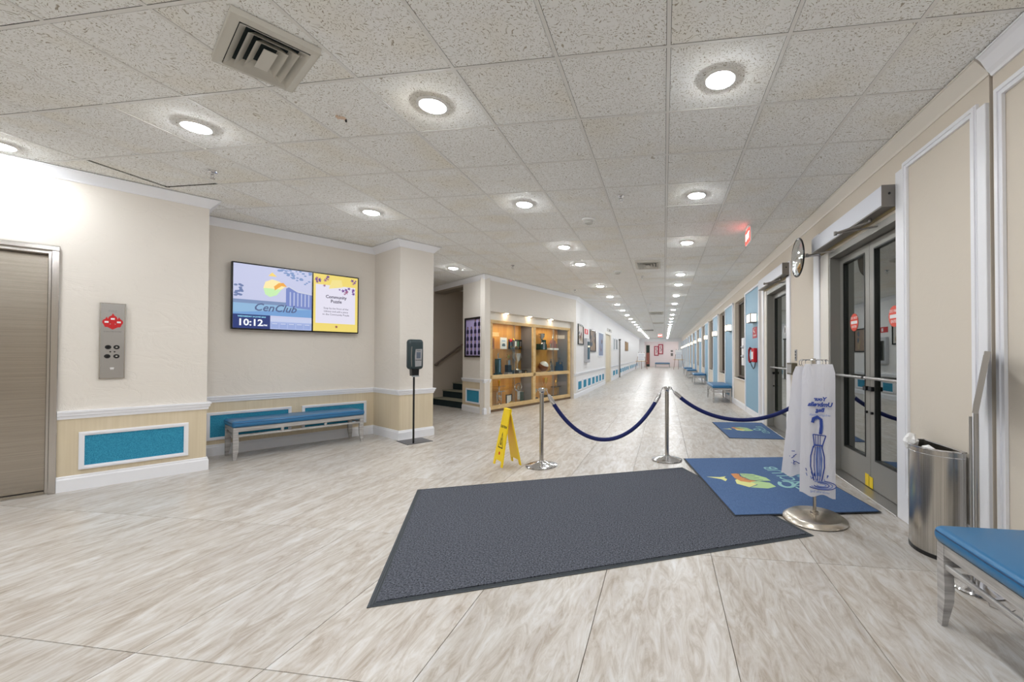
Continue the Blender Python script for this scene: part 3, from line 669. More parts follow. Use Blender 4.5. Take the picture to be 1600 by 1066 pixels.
# ---------------------------------------------------------------- benches
def bench(label, L, D, loc, rot, grp=None):
    b = thing('bench', label, 'bench', loc, rot, grp)
    MB().box(-L/2-.015, L/2+.015, -D/2-.015, D/2+.015, .372, .445, .03, 4).obj('cushion', M_vinyl, b, True)
    se = MB().tube([(-L/2+.012,-D/2-.0125,.424),(L/2-.012,-D/2-.0125,.424),(L/2+.0125,-D/2+.012,.424),(L/2+.0125,D/2-.012,.424),(L/2-.012,D/2+.0125,.424),(-L/2+.012,D/2+.0125,.424),(-L/2-.0125,D/2-.012,.424),(-L/2-.0125,-D/2+.012,.424),(-L/2+.012,-D/2-.0125,.424)], .0035, 6)
    se.obj('piping', M_vinyls, b, True)
    f = MB()
    for y in (-D/2+.012, D/2-.012): f.box(-L/2+.03, L/2-.03, y-.011, y+.011, .325, .372)
    for x in (-L/2+.012, L/2-.012): f.box(x-.0105, x+.0105, -D/2+.02, D/2-.02, .325, .372)
    f.obj('apron', M_gwood, b)
    for y in (-D/2+.014, D/2-.014): MB().box(-L/2+.03, L/2-.03, y-.0095, y+.0095, .262, .285, .003, 1).obj('stretcher', M_gwood, b)
    for x in (-L/2+.016, L/2-.016): MB().box(x-.009, x+.009, -D/2+.02, D/2-.02, .262, .285, .003, 1).obj('stretcher', M_gwood, b)
    for x in (-L/6, L/6):
        for y in (-D/2+.014, D/2-.014): MB().box(x-.014, x+.014, y-.008, y+.008, .285, .325).obj('spacer_block', M_gwood, b)
    for x in (-L/2+.016, L/2-.016):
        k = MB(); k.tube([(x,-D/2+.05,.285),(x,0,.305),(x,D/2-.05,.285)], .006, 6); k.tube([(x,-D/2+.05,.325),(x,0,.305),(x,D/2-.05,.325)], .006, 6); k.obj('cross_brace', M_gwood, b)
    for sx in (-1, 1):
        for sy in (-1, 1):
            l = MB(); xo, yo = sx*(L/2+.001), sy*(D/2+.001)
            prof = [(.372,.046),(.29,.046),(.20,.052),(.12,.05),(.05,.038),(0,.03)]
            rings = []
            for z, wd in prof:
                c = [(xo, yo), (xo-sx*wd, yo), (xo-sx*wd, yo-sy*wd*.8), (xo, yo-sy*wd*.8)]
                rings.append([l.bm.verts.new((*p, z)) for p in c])
            fs = [l.bm.faces.new(rings[0]), l.bm.faces.new(rings[-1])]
            for a_, b_ in zip(rings, rings[1:]):
                for k in range(4): fs.append(l.bm.faces.new((a_[k], a_[(k+1)%4], b_[(k+1)%4], b_[k])))
            bmesh.ops.recalc_face_normals(l.bm, faces=fs); l.obj('leg', M_gwood, b)
    return b
bench('long blue vinyl bench with grey legs under the wall screen', 1.40, .42, W60(1.86, 6.51), A60)
bench('blue vinyl bench at the right edge beside the bin, nearest bench', 1.42, .47, (1.48, 1.445, 0), R(90))
b0 = bench('short blue bench below the first window, nearest of the corridor benches', 1.42, .46, (1.473, 11.83, 0), R(90), 'benches along the corridor windows')
for y, l in ((18.6, 'second blue bench along the corridor windows, counting from the red phone'), (23.6, 'third blue bench along the corridor windows, counting from the red phone'), (27.0, 'fourth and farthest small blue bench along the corridor windows'),):
    clone(b0, (1.473, y, 0), R(90), l)
clone(b0, (-.15, 41.4, 0), 0, 'tiny distant blue bench in front of the pinkish end wall', 'benches at the end wall'); clone(b0, (-.15, 43.5, 0), 0, 'distant blue bench right against the end wall under the red pictures', 'benches at the end wall')

# ---------------------------------------------------------------- hand sanitizer stand
sn = thing('sanitizer_stand', 'black hand sanitizer dispenser on a pole standing by the column', 'sanitizer stand', (-3.47, 5.488, 0), R(55.5))
MB().box(-.178, .178, -.185, .185, 0, .006, .002, 1).obj('base_plate', mat('dark_steel_plate', (86,86,90), .3, .8), sn)
sp_ = Matrix.Translation((-.075,.01,0)); MB().cyl((0,-.14,.006),(0,-.14,.95),.0125).xf(sp_).obj('pole', M_blk, sn, True)
d = MB(); d.prism([(-.045,.93),(.045,.93),(.05,1.03),(-.05,1.03)], -.19, -.11); d.xf(sp_).obj('neck', M_blk, sn)
MB().box(-.105,.105,-.215,-.115,1.02,1.43,.04,4).xf(sp_).obj('housing', mat('charcoal_plastic', (44,58,62), .35), sn, True)
MB().tube([(-.062,-.21,1.06),(-.07,-.218,1.2),(-.062,-.212,1.33)], .007, 8).xf(sp_).obj('front_rib', M_capg, sn, True)
lb = MB().prism([(-.018,1.055),(.068,1.065),(.078,1.30),(-.012,1.295),(-.022,1.2)], -.2185, -.214).xf(sp_).obj('label_plate', M_grey, sn)
MB().box(-.075,-.02,-.2095,-.2085,1.17,1.255).obj('window', mat('blue_grey_gel', (96,104,118), .2), lb)
text('PRESS', .02, M_bpr, lb, (-.047,-.2092,1.275)); text('HAND SANITIZER', .0105, M_bpr, lb, (-.049,-.2092,1.145), bold=.0008)
MB().lathe([(0,.0),(.05,.002),(.046,.018),(.03,.022),(0,.02)], 20, (-.075,-.18,.915), 1, .9).obj('drip_cup', mat('clear_tray', (170,178,182), .2, alpha=.6), sn, True)

# ---------------------------------------------------------------- floor mats
def quadmat(name, label, corners, m, mb_, bw, h):
    c = [Vector(p) for p in corners]; cen = sum(c, Vector((0,0)))/4
    t = thing(name, label, 'mat', (cen.x, cen.y, 0))
    P = [(p-cen) for p in c]
    MB().prism([tuple(p) for p in P], .001, h*.45, 'z').obj('rubber_border', mb_, t)
    Q = []
    for i, p in enumerate(P):
        a = (P[i-1]-p).normalized(); b = (P[(i+1)%4]-p).normalized(); Q.append(p+(a+b)*bw)
    pile = MB().prism([tuple(p) for p in Q], .002, h, 'z').obj('pile', m, t)
    if bw > .03:
        for k in range(2):
            rg = []
            for i, p in enumerate(P):
                a = (P[i-1]-p).normalized(); b = (P[(i+1)%4]-p).normalized(); rg.append(p+(a+b)*(bw*(.35+.35*k)))
            MB().tube([(*p, h*.5) for p in rg]+[(*rg[0], h*.5)], .0025, 5).obj('border_ridge', mb_, t)
    return t
mt = quadmat('floor_mat', 'large charcoal entrance mat lying in the middle foreground', [(-1.416,1.853),(1.005,3.044),(.196,4.664),(-2.20,3.525)], M_charc, M_rub, .035, .009)
mt.location.z = 0
bm1 = quadmat('floor_mat', 'blue logo mat in front of the nearest glass doors', [(.523,3.297),(1.667,3.552),(1.421,5.288),(.225,5.03)], M_bluemat, M_rubd, .015, .007)
bm1.location.z = .0095
bm2 = quadmat('floor_mat', 'small blue logo mat in front of the farther door', [(.95,6.41),(1.752,6.44),(1.745,7.96),(.86,7.89)], M_bluemat, M_rubd, .015, .007)
M_lg = mat('mat_green', (176,206,150), .9); M_lo = mat('mat_orange', (206,140,88), .9); M_ly = mat('mat_yellow', (222,222,150), .9); M_lt = mat('mat_pale_teal', (150,196,196), .9)
def logo(t, cen, rot, sc, z):
    # a stylised leaf-sun emblem; drawn with +y up, laid flat
    c, s_ = math.cos(rot), math.sin(rot); zz = [z]
    def put(poly, m, nm):
        zz[0] += .00025
        MB().prism([(cen[0]+sc*(x*c-y*s_), cen[1]+sc*(x*s_+y*c)) for x, y in poly], z-.001, zz[0], 'z').obj(nm, m, t)
    put([(-.20,.52),(-.10,.60),(-.03,.88),(.03,.64),(.12,.54),(.02,.56),(-.06,.50)], M_ly, 'logo_tip')
    put([(-.42,.10),(-.28,.32),(-.05,.36),(.10,.24),(-.05,.10),(-.20,-.02)], M_ly, 'logo_petal')
    put([(-.10,.26),(.08,.38),(.34,.46),(.42,.32),(.22,.28),(.06,.12),(.0,-.02),(-.12,.10)], M_lo, 'logo_wing')
    put([(-.42,.08),(-.22,-.04),(-.08,.08),(.02,-.04),(-.02,-.24),(-.22,-.34),(-.38,-.2)], M_lg, 'logo_leaf')
    put([(.06,.10),(.24,.26),(.42,.30),(.46,.06),(.30,-.18),(.12,-.26),(.04,-.06)], M_lg, 'logo_leaf')
    for k in range(4): put([(.0+.11*k,-.2+.07*k),(.015+.11*k,-.2+.07*k),(.06+.11*k,.2+.05*k),(.045+.11*k,.2+.05*k)], mat('mat_line', (60,96,120), .9), 'logo_vein')
    ring = [(.23*math.cos(a)+.0, -.52+.15*math.sin(a)) for a in [R(60+k*15) for k in range(23)]]; inner = [(.15*math.cos(a), -.52+.085*math.sin(a)) for a in [R(60+k*15) for k in range(22, -1, -1)]]
    put(ring+inner, M_lt, 'logo_ring')
# world offsets are relative to the mat's own centre; the emblem's up direction faces away from the doors
lc = Vector((.87, 4.22))-Vector(bm1.location[:2]); logo(bm1, lc, R(90-12), .52, .0072)
text('CENCLUB', .20, M_lt, bm1, (1.215-bm1.location.x, 4.33-bm1.location.y, .0074), flat=True, rot=R(90+12), sx=1.05)
text('RECREATION', .07, M_lt, bm1, (1.36-bm1.location.x, 4.38-bm1.location.y, .0074), flat=True, rot=R(90+12))
lc = Vector((1.30, 7.2))-Vector(bm2.location[:2]); logo(bm2, lc, R(90), .40, .0072)
text('CENCLUB', .15, M_lt, bm2, (1.60-bm2.location.x, 7.2-bm2.location.y, .0074), flat=True, rot=R(90))

# ---------------------------------------------------------------- stanchions and ropes
s0 = thing('stanchion', 'left brushed steel rope post beside the yellow wet floor sign', 'stanchion', (-1.335, 4.503, 0))
MB().lathe([(0,.001),(.172,.001),(.176,.005),(.174,.012),(.150,.022),(.09,.036),(.045,.048),(.030,.060),(.0,.062)], 40).obj('base', M_chrome, s0, True)
MB().lathe([(.023,.05),(.023,.835),(0,.835)], 24).obj('pole', M_ss, s0, True)
MB().lathe([(.0235,.80),(.028,.806),(.028,.83),(.038,.838),(.038,.85),(.026,.858),(0,.86)], 24).obj('cap', M_chrome, s0, True)
for k in range(3):
    a = R(27+k*120); c, s_ = math.cos(a), math.sin(a)
    MB().tube([((.030+.016+.014*math.cos(t))*c, (.030+.016+.014*math.cos(t))*s_, .835+.014*math.sin(t)) for t in [j*math.pi/5 for j in range(11)]], .003, 6).obj('rope_ring', M_chrome, s0, True)
s1 = clone(s0, (.034, 4.976, 0), R(-6), 'right brushed steel rope post beside the corner of the charcoal mat')
def rope(label, p0, p1, low):
    p0, p1 = Vector(p0), Vector(p1); pts = []
    mid = (p0.z+p1.z)/2-low
    for k in range(33):
        t = k/32; p = p0.lerp(p1, t); u = 2*t-1; p.z -= mid*(1-(.35*u*u+.65*(math.cosh(1.9*u)-1)/(math.cosh(1.9)-1))); pts.append(p-p0)
    r = thing('barrier_rope', label, 'rope', tuple(p0))
    MB().tube(pts[2:-2], .0225, 14).obj('sleeve', M_navy, r, True)
    for a, b, c_ in ((0, 1, 2), (-1, -2, -3)):
        MB().tube([pts[c_], pts[b], pts[b].lerp(pts[a], .5)], [.0255, .024, .011], 12).obj('end_ferrule', M_chrome, r, True)
        MB().tube([pts[b].lerp(pts[a], .5), pts[a]+Vector((0,0,.012)), pts[a]+Vector((0,0,.02)), pts[a]], .004, 6).obj('snap_hook', M_chrome, r, True)
rope('navy velvet rope sagging between the two steel posts', (-1.29, 4.525, .825), (-.02, 4.955, .825), .262)
rope('navy velvet rope running from the right post towards the door casing', (.085, 4.985, .825), (1.735, 5.19, .84), .47)
hk = thing('wall_hook', 'small chrome rope hook on the white door casing', 'hook', (1.75, 5.19, .84))
MB().cyl((0,0,.0),(-.006,0,.0),.02).obj('plate', M_chrome, hk, True); MB().tube([(-.004,0,0),(-.02,0,-.006),(-.026,0,.008)], .004, 6).obj('hook', M_chrome, hk, True)

# ---------------------------------------------------------------- wet floor sign
ws = thing('wet_floor_sign', 'yellow folding wet floor caution sign next to the left rope post', 'caution sign', (-1.675, 4.37, 0), R(-46))
def leaf(sign):
    th = math.atan2(.105*sign, .60)
    def tr(mb): return mb.xf(Matrix.Translation((0, 0, .64)) @ Matrix.Rotation(th, 4, 'X') @ Matrix.Translation((0, 0, -.64)))
    m = MB(); m.prism([(-.125,.03),(-.085,.03),(-.078,.085),(.078,.085),(.085,.03),(.125,.03),(.085,.56),(.072,.632),(-.072,.632),(-.085,.56)], -.011, .0)
    p = tr(m).obj('front_panel' if sign < 0 else 'rear_panel', M_yel, ws)
    if sign < 0:
        for poly, mm in (([(-.062,.215),(.062,.215),(0,.385)], M_bpr), ([(-.047,.226),(.047,.226),(0,.358)], M_yel)):
            MB_ = MB(); o_ = .0118 if mm is M_bpr else .0124; MB_.prism(poly, -o_, -.0105); tr(MB_).obj('warning_triangle', mm, p)
        k = MB(); k.prism([(-.012,.245),(.02,.25),(.004,.29),(.012,.31),(-.004,.33),(-.01,.29)], -.0132, -.0118); tr(k).obj('slipping_figure', M_bpr, p)
        k = MB(); k.prism([(.018*math.cos(t*.7), .16+.018*math.sin(t*.7)) for t in range(9)], -.0125, -.0105); tr(k).obj('red_spot', M_red, p)
        tx = text('CAUTION', .036, M_bpr, p, (0,0,0), bold=.0012); tx.data.transform(Matrix.Translation((0,-.0114,.44))); tx.data.transform(Matrix.Translation((0, 0, .64)) @ Matrix.Rotation(th, 4, 'X') @ Matrix.Translation((0, 0, -.64)))
    return p
leaf(-1); leaf(1)
h = MB(); h.box(-.072,.072,-.016,.016,.628,.640,.003,1); h.box(-.072,-.05,-.014,.014,.60,.63); h.box(.05,.072,-.014,.014,.60,.63); h.box(-.05,.05,-.014,.014,.596,.606); h.obj('handle', M_yel, ws)
h = MB(); h.cyl((-.075,0,.60),(.075,0,.60),.006); h.obj('hinge_pin', mat('dark_yellow', (190,150,10), .5), ws)

# ---------------------------------------------------------------- umbrella bag stand
us = thing('bag_stand', 'brushed steel stand with a domed round base on the corner of the blue mat', 'stand', (1.11, 3.35, 0))
MB().lathe([(0,.002),(.218,.002),(.224,.008),(.220,.016),(.19,.034),(.185,.038),(.0,.052)], 48).obj('base', M_satin, us, True)
MB().lathe([(0,.05),(.03,.05),(.028,.062),(.014,.068),(0,.068)], 20).obj('collar', M_satin, us, True)
MB().cyl((0,0,.06),(0,0,1.20),.0125,.0125,16).obj('pole', M_satin, us, True)
rg = MB().tube([(.085*math.cos(t), .085*math.sin(t), 1.19) for t in [k*math.pi/12 for k in range(25)]], .004, 6); rg.tube([(-.085,0,1.19),(.085,0,1.19)], .004, 6); rg.obj('hanging_ring', M_chrome, us, True)
for k in range(8):
    a = k*math.pi/4+.3; MB().tube([(.085*math.cos(a), .085*math.sin(a), 1.19),(.1*math.cos(a), .1*math.sin(a), 1.18),(.1*math.cos(a), .1*math.sin(a), 1.155),(.09*math.cos(a), .09*math.sin(a), 1.15)], .0035, 6).obj('hook', M_chrome, us, True)
def bag(label, loc, rot, tilt, wt, wb, zt, zb, printed, sh=0):
    b = thing('umbrella_bag', label, 'plastic bag', loc, rot); m = MB(); nx, nz = 13, 16; G = {}
    def surf(u, v, side):
        hw = (wt+(wb-wt)*(1-v))/2
        if v > .93: hw *= 1-(v-.93)*2.2
        x = u*hw+sh*(1-v); z = zb+(zt-zb)*v+.012*math.sin(u*5)*(1-v)
        y = tilt*(1-v)+side*.014*(1-abs(u)**3)+.0035*math.sin(u*6+v*3)+.002*math.sin(v*9+u*2)
        return x, y, z
    for side in (-1, 1):
        for i in range(nx):
            for j in range(nz): G[side, i, j] = m.bm.verts.new(surf(-1+2*i/(nx-1), j/(nz-1), side))
        for i in range(nx-1):
            for j in range(nz-1): m.bm.faces.new((G[side,i,j], G[side,i+1,j], G[side,i+1,j+1], G[side,i,j+1]))
    for j in range(nz-1):
        for i in (0, nx-1): m.bm.faces.new((G[-1,i,j], G[1,i,j], G[1,i,j+1], G[-1,i,j+1]))
    for i in range(nx-1): m.bm.faces.new((G[-1,i,0], G[1,i,0], G[1,i+1,0], G[-1,i+1,0]))
    bmesh.ops.recalc_face_normals(m.bm, faces=m.bm.faces[:]); sheet = m.obj('polythene_sleeve', M_bag, b, True)
    def onto(x, z):
        v = (z-zb)/(zt-zb); hw = (wt+(wb-wt)*(1-v))/2; u = max(-.97, min(.97, (x-sh*(1-v))/hw)); return Vector((x, surf(u, v, -1)[1]-.003, z))
    def line(pts, r, mm, nm='umbrella_drawing'):
        MB().tube([onto(*p) for p in pts], r, 5).obj(nm, mm, b, True)
    if printed:
        cx = -.005; zc = lambda t: zb+(zt-zb)*t
        line([(cx-.035,zc(.555)),(cx-.03,zc(.585)),(cx-.005,zc(.60)),(cx+.02,zc(.58)),(cx+.022,zc(.53)),(cx+.016,zc(.47))], .0115, M_bprint)
        line([(cx-.025,zc(.57)),(cx+.005,zc(.59)),(cx+.028,zc(.57)),(cx+.03,zc(.52)),(cx+.026,zc(.48))], .005, M_bprint2)
        line([(cx-.032,zc(.465)),(cx+.05,zc(.46))], .0035, M_bprint); line([(cx-.032,zc(.465)),(cx-.024,zc(.39)),(cx-.028,zc(.365))], .004, M_bprint); line([(cx+.05,zc(.46)),(cx+.03,zc(.39)),(cx+.026,zc(.365))], .004, M_bprint)
        line([(cx-.026,zc(.385)),(cx+.028,zc(.383))], .006, M_bprint)
        for dx in (-.014, 0, .013): line([(cx+dx*1.2,zc(.46)),(cx+dx,zc(.385))], .0025, M_bprint)
        for dx, r_ in ((-.034,.004),(-.018,.0025),(-.004,.003),(.012,.0025),(.028,.004)):
            line([(cx+dx*.9,zc(.375)),(cx+dx*1.4,zc(.30)),(cx+dx*1.45,zc(.22)),(cx+dx*.8,zc(.115))], r_, M_bprint)
        for dx in (-.01, .006, .02): line([(cx+dx*.75,zc(.37)),(cx+dx*1.2,zc(.28)),(cx+dx*.8,zc(.15))], .0045, M_bprint2)
        for k, (rx, rz) in enumerate(((.03,.012),(.05,.02),(.072,.028),(.095,.036))):
            line([(cx+.02+rx*math.cos(t), zc(.085)+rz*math.sin(t)*.9) for t in [R(-170+j*20+k*9) for j in range(15 if k < 3 else 12)]], .003, M_bprint if k % 2 else M_bprint2, 'puddle_drawing')
        for k in range(16):
            x = cx+random.uniform(-.075,.07); z = zc(random.uniform(.10,.20)); line([(x,z),(x+random.uniform(-.012,.012),z+.02)], .0028, M_bprint if k % 2 else M_bprint2, 'splash_drawing')
        for txt, zz, sz in (('Your', .735, .038), ('Umbrella', .694, .042), ('Bag', .652, .038)):
            text(txt, sz, M_bprint, b, (cx+.012, onto(cx, zc(zz)).y-.012, zc(zz)), mirror=True, bold=.002, shear=-.2)
        text('unbagitandwalk', .022, M_bprint2, b, (cx+.012, onto(cx, zc(.615)).y-.012, zc(.615)), mirror=True)
        text('umbrella bag', .024, M_bprint2, b, (cx+.01, onto(cx, zc(.035)).y-.012, zc(.035)), mirror=True)
    else:
        for k in range(16):
            x = sh*.85+random.uniform(-.05,.05); z = zb+(zt-zb)*random.uniform(.10,.24); line([(x,z),(x+random.uniform(-.025,.025),z+random.uniform(-.004,.02))], .0028, M_bprint, 'splash_drawing')
    return b
bag('front translucent plastic umbrella bag with blue umbrella print, hanging from the stand', (1.115, 3.27, 0), R(-18.6), -.0, .215, .235, 1.16, .205, True, -.012)
bag('rear translucent plastic umbrella bag swinging out to the left behind the printed one', (1.085, 3.40, 0), R(-14), .02, .20, .19, 1.14, .30, False, -.095)

# ---------------------------------------------------------------- trash bin
tb = thing('trash_bin', 'half-round brushed steel bin against the right wall', 'trash bin', (1.742, 2.945, 0), R(-90))
def half(r0, ax, ay, n=22): return [(-math.cos(math.pi*k/n)*ax*r0, -math.sin(math.pi*k/n)*ay*r0) for k in range(n+1)]
bb = MB(); outer = half(1, .20, .175); inn = half(.975, .20, .175)
bo = [bb.bm.verts.new((*p, .022)) for p in outer]; to = [bb.bm.verts.new((*p, .66)) for p in outer]; ti = [bb.bm.verts.new((p[0], p[1]-.003, .66)) for p in inn]; bi = [bb.bm.verts.new((p[0], p[1]-.003, .05)) for p in inn]
n = len(outer); fs = []
for i in range(n):
    j = (i+1) % n
    fs += [bb.bm.faces.new((bo[i],bo[j],to[j],to[i])), bb.bm.faces.new((to[i],to[j],ti[j],ti[i])), bb.bm.faces.new((ti[i],ti[j],bi[j],bi[i]))]
fs += [bb.bm.faces.new(bo), bb.bm.faces.new(bi)]; bmesh.ops.recalc_face_normals(bb.bm, faces=fs); bb.obj('body', M_ss, tb, True)
MB().prism(half(1.012, .20, .175), 0, .024, 'z').obj('rubber_foot', M_blk, tb)
rm = half(1.01, .20, .175); MB().tube([(*p, .655) for p in rm]+[(*rm[0], .655)], .006, 8).obj('rim', M_chrome, tb, True)
MB().tube([(*p, .62) for p in half(1.004, .20, .175)], .0025, 6).obj('seam_ring', M_chrome, tb, True)
pap = thing('crumpled_paper', 'crumpled white paper sticking out of the steel bin', 'paper', (1.63, 2.96, .60))
pm = MB(); bmesh.ops.create_icosphere(pm.bm, subdivisions=2, radius=.045, matrix=Matrix.Translation((-.02,.09,.06)) @ Matrix.Diagonal((1,.7,1.1,1)))
bmesh.ops.create_icosphere(pm.bm, subdivisions=2, radius=.05, matrix=Matrix.Translation((.0,-.06,.03)) @ Matrix.Diagonal((1,1.2,.7,1)))
for v in pm.bm.verts: v.co += Vector((random.uniform(-1,1), random.uniform(-1,1), random.uniform(-1,1)))*.009
pm.obj('sheet', M_paper, pap)

# ---------------------------------------------------------------- sign stand by the joint
ss = thing('sign_stand', 'slim chrome floor stand seen edge-on between the bin and the bench', 'sign stand', (1.635, 2.50, 0), R(56.8))
MB().lathe([(0,.001),(.115,.001),(.12,.006),(.115,.014),(.05,.024),(.02,.034),(0,.034)], 36).obj('base', M_chrome, ss, True)
MB().cyl((0,0,.03),(0,0,.93),.011).cyl((.0,.022,.03),(0,.022,.9),.007).obj('pole', M_alum, ss, True)
f = MB(); f.frame(-.12,.12,-.02,.30,.02,-.012,.012)
f.xf(Matrix.Translation((0,.0,.95)) @ Matrix.Rotation(R(9), 4, 'X')); f.obj('sign_frame', M_alum, ss)
f = MB(); f.box(-.1,.1,-.004,.004,0,.28); f.xf(Matrix.Translation((0,.0,.95)) @ Matrix.Rotation(R(9), 4, 'X')); f.obj('sign_insert', M_capg, ss)
wi = thing('wire', 'thin bent wire lying on the floor under the nearest bench', 'wire', (1.60, 2.30, .003))
MB().tube([(-.04,.10,0),(-.01,.06,.003),(-.03,.02,.002),(.0,-.04,.004),(.05,-.02,.012)], .002, 6).obj('strand', M_capg, wi, True)

# ---------------------------------------------------------------- glass doors
def rdoor(name, y0, y1, nleaf, lab):
    f = MB(); X0 = XR+.10
    fr = MB(); fr.box(XR+.0, XR+.24, y1-.035, y1-.001, 0, DH); fr.box(XR+.0, XR+.24, y0+.001, y0+.03, 0, DH); fr.box(XR+.0, XR+.24, y0+.03, y1-.035, 2.27, DH-.001)
    d = struct(name, fr, M_bronze)
    MB().box(XR-.03, XR+.26, y0, y1, -.004, .008, .003, 1).obj('threshold', M_alum, d)
    wl = (y1-y0-.065)/nleaf
    for k in range(nleaf):
        a = y0+.03+k*wl+.003; b = a+wl-.006
        lf = MB(); st = .085 if nleaf == 2 else .095
        lf.box(X0, X0+.045, a, a+st, .012, 2.262); lf.box(X0, X0+.045, b-st, b, .012, 2.262); lf.box(X0, X0+.045, a+st, b-st, .012, .285); lf.box(X0, X0+.045, a+st, b-st, 2.185, 2.262)
        L = lf.obj('door_leaf', M_bronze, d)
        MB().box(X0+.02, X0+.026, a+st, b-st, .285, 2.185).obj('pane', M_dglass, L)
        g = MB(); 
        for q0, q1 in ((a+st-.002, a+st+.012), (b-st-.012, b-st+.002)): g.box(X0-.004, X0+.02, q0, q1, .285, 2.185)
        g.box(X0-.004, X0+.02, a+st, b-st, .275, .29); g.box(X0-.004, X0+.02, a+st, b-st, 2.18, 2.193); g.obj('glazing_bead', M_darkm, L)
        pb_ = MB(); pb_.cyl((X0-.055, a+.02, 1.02), (X0-.055, b-.02, 1.02), .014); pb_.cyl((X0-.055, a+.04, 1.02), (X0, a+.04, 1.02), .01); pb_.cyl((X0-.055, b-.04, 1.02), (X0, b-.04, 1.02), .01)
        pb_.obj('push_bar', M_alum, L, True)
        yl = b-.05 if k == 0 else a+.05
        MB().box(X0-.03, X0, yl-.03, yl+.03, .90, .94, .004, 1).cyl((X0-.02, yl, .70), (X0, yl, .70), .012).obj('lock', M_tblack, L)
    return d
dd1 = rdoor('door_2', D1[0], D1[1], 2, ''); dd2 = rdoor('door_3', D2[0], D2[1], 1, '')
# round red stickers
M_or = mat('red_sticker', (226,84,66), .5)
def sticker(label, y, z, r=.088):
    t = thing('door_sticker', label, 'sticker', (XR+.118, y, z), R(-90))
    MB().lathe([(0,-.001),(r,-.001),(r,.001),(0,.001)], 32).xf(Matrix.Rotation(R(90), 4, 'X')).obj('disc', M_or, t)
    MB().box(-r*.78, r*.78, -.0016, 0, -r*.17, r*.17).obj('white_bar', M_paper, t)
    text('DO NOT', .036, M_paper, t, (0,-.0014,r*.5)); text('ENTER', .036, M_paper, t, (0,-.0014,-r*.5))
sticker('round red no-entry sticker on the glass of the left leaf of the nearest doors', 4.545, 1.555); sticker('round red no-entry sticker on the glass of the right leaf of the nearest doors', 3.80, 1.55)
yt = thing('yellow_tape', 'pair of yellow tape pieces on the bottom of the nearest doors', 'tape', (XR+.098, 4.205, .07), R(-90))
MB().box(-.075,-.006,-.002,.0,-.055,.055).obj('tape_piece', M_yel, yt); MB().box(.006,.07,-.002,.0,-.055,.045).obj('tape_piece', M_yel, yt)
wt_ = thing('door_sticker', 'small oval white sticker on the glass of the farther door', 'sticker', (XR+.118, 6.98, 1.62), R(-90))
MB().lathe([(0,-.001),(.05,-.001),(.05,.001),(0,.001)], 24, (0,0,0), 1, 1.5).xf(Matrix.Rotation(R(90), 4, 'X')).obj('disc', M_paper, wt_); MB().lathe([(0,-.0016),(.03,-.0016),(.03,.001),(0,.001)], 24, (0,0,0), 1, 1.5).xf(Matrix.Rotation(R(90), 4, 'X')).obj('dark_centre', M_darkm, wt_)
# automatic door operators
def operator(label, y0, y1):
    o = thing('door_operator', label, 'door operator', (XR, (y0+y1)/2, 2.37), R(-90)); Lh = (y1-y0)/2
    MB().box(-Lh, Lh, -.112, 0, .012, .165, .002, 1).obj('cover', M_beam, o)
    MB().box(-Lh, Lh, -.110, -.002, .0, .012).obj('underside', M_capg, o)
    MB().box(-Lh, Lh, -.02, -.002, -.018, .0).obj('brass_strip', mat('dull_brass', (176,160,120), .4, .5), o)
    e_ = MB().box(Lh-.001, Lh+.004, -.114, 0, -.002, .167).obj('end_cap', M_capg, o); MB().cyl((Lh+.004,-.06,.1),(Lh+.008,-.06,.1),.009).obj('key_switch', M_tblack, e_)
    if y0 < 4:
        MB().tube([(-.74,-.175,-.02),(-.50,-.05,-.04),(-.30,.10,-.05)], .008, 8).cyl((-.74,-.175,0),(-.74,-.175,-.04),.016).cyl((-.30,.10,-.03),(-.30,.10,-.07),.016).obj('arm', M_alum, o, True)
    for x in (Lh-.30,):
        p = MB(); p.tube([(x,-.06,0),(x,-.06,-.03)], .014, 10); p.tube([(x,-.06,-.025),(x-.30,-.22,-.03)], .010, 8); p.tube([(x-.30,-.22,-.034),(x+.12,.10,-.075)], .008, 8); p.cyl((x-.30,-.22,-.015),(x-.30,-.22,-.048),.014); p.cyl((x+.12,.10,-.06),(x+.12,.10,-.09),.016)
        p.obj('arm', M_capg, o, True)
    return o
operator('long white door operator box with hinged arms above the nearest glass doors', 3.507, 5.06); operator('shorter white door operator box above the farther door', 6.26, 7.80)
mi = thing('convex_mirror', 'round convex security mirror on an arm between the two glass doors', 'mirror', (1.52, 5.10, 2.345), R(-90))
MB().lathe([(0,.045),(.06,.042),(.13,.03),(.19,.012),(.215,-.004)], 40).xf(Matrix.Rotation(R(90), 4, 'X')).obj('mirror_face', mat('mirror_silver', (225,228,228), .03, 1), mi, True)
MB().lathe([(.213,-.006),(.222,-.006),(.224,.002),(.218,.008),(.212,.004)], 40).xf(Matrix.Rotation(R(90), 4, 'X')).obj('rim', M_tblack, mi, True)
MB().lathe([(0,-.01),(.213,-.006),(.21,-.012),(0,-.02)], 30).xf(Matrix.Rotation(R(90), 4, 'X')).obj('backing', M_capg, mi, True)
MB().tube([(0,.02,0),(0,.20,.02),(0,.248,.02)], .009, 8).cyl((0,.24,.02),(0,.25,.02),.04).obj('bracket_arm', M_chrome, mi, True)
kb = thing('key_box', 'dark grey metal intercom box on the wall beside the farther door', 'wall box', (XR, 6.09, .96), R(-90))
MB().box(-.12,.12,-.07,0,0,.16,.006,1).obj('housing', mat('olive_grey_metal', (96,90,74), .5, .3), kb); MB().box(-.10,.10,-.073,-.069,.02,.14).obj('face_grille', M_alum, kb)
sw = thing('switch_plate', 'narrow grey switch plate on the wall above the dark intercom box', 'switch', (XR, 6.02, 1.15), R(-90))
MB().box(-.04,.04,-.008,0,0,.15,.003,1).obj('plate', M_grey, sw)
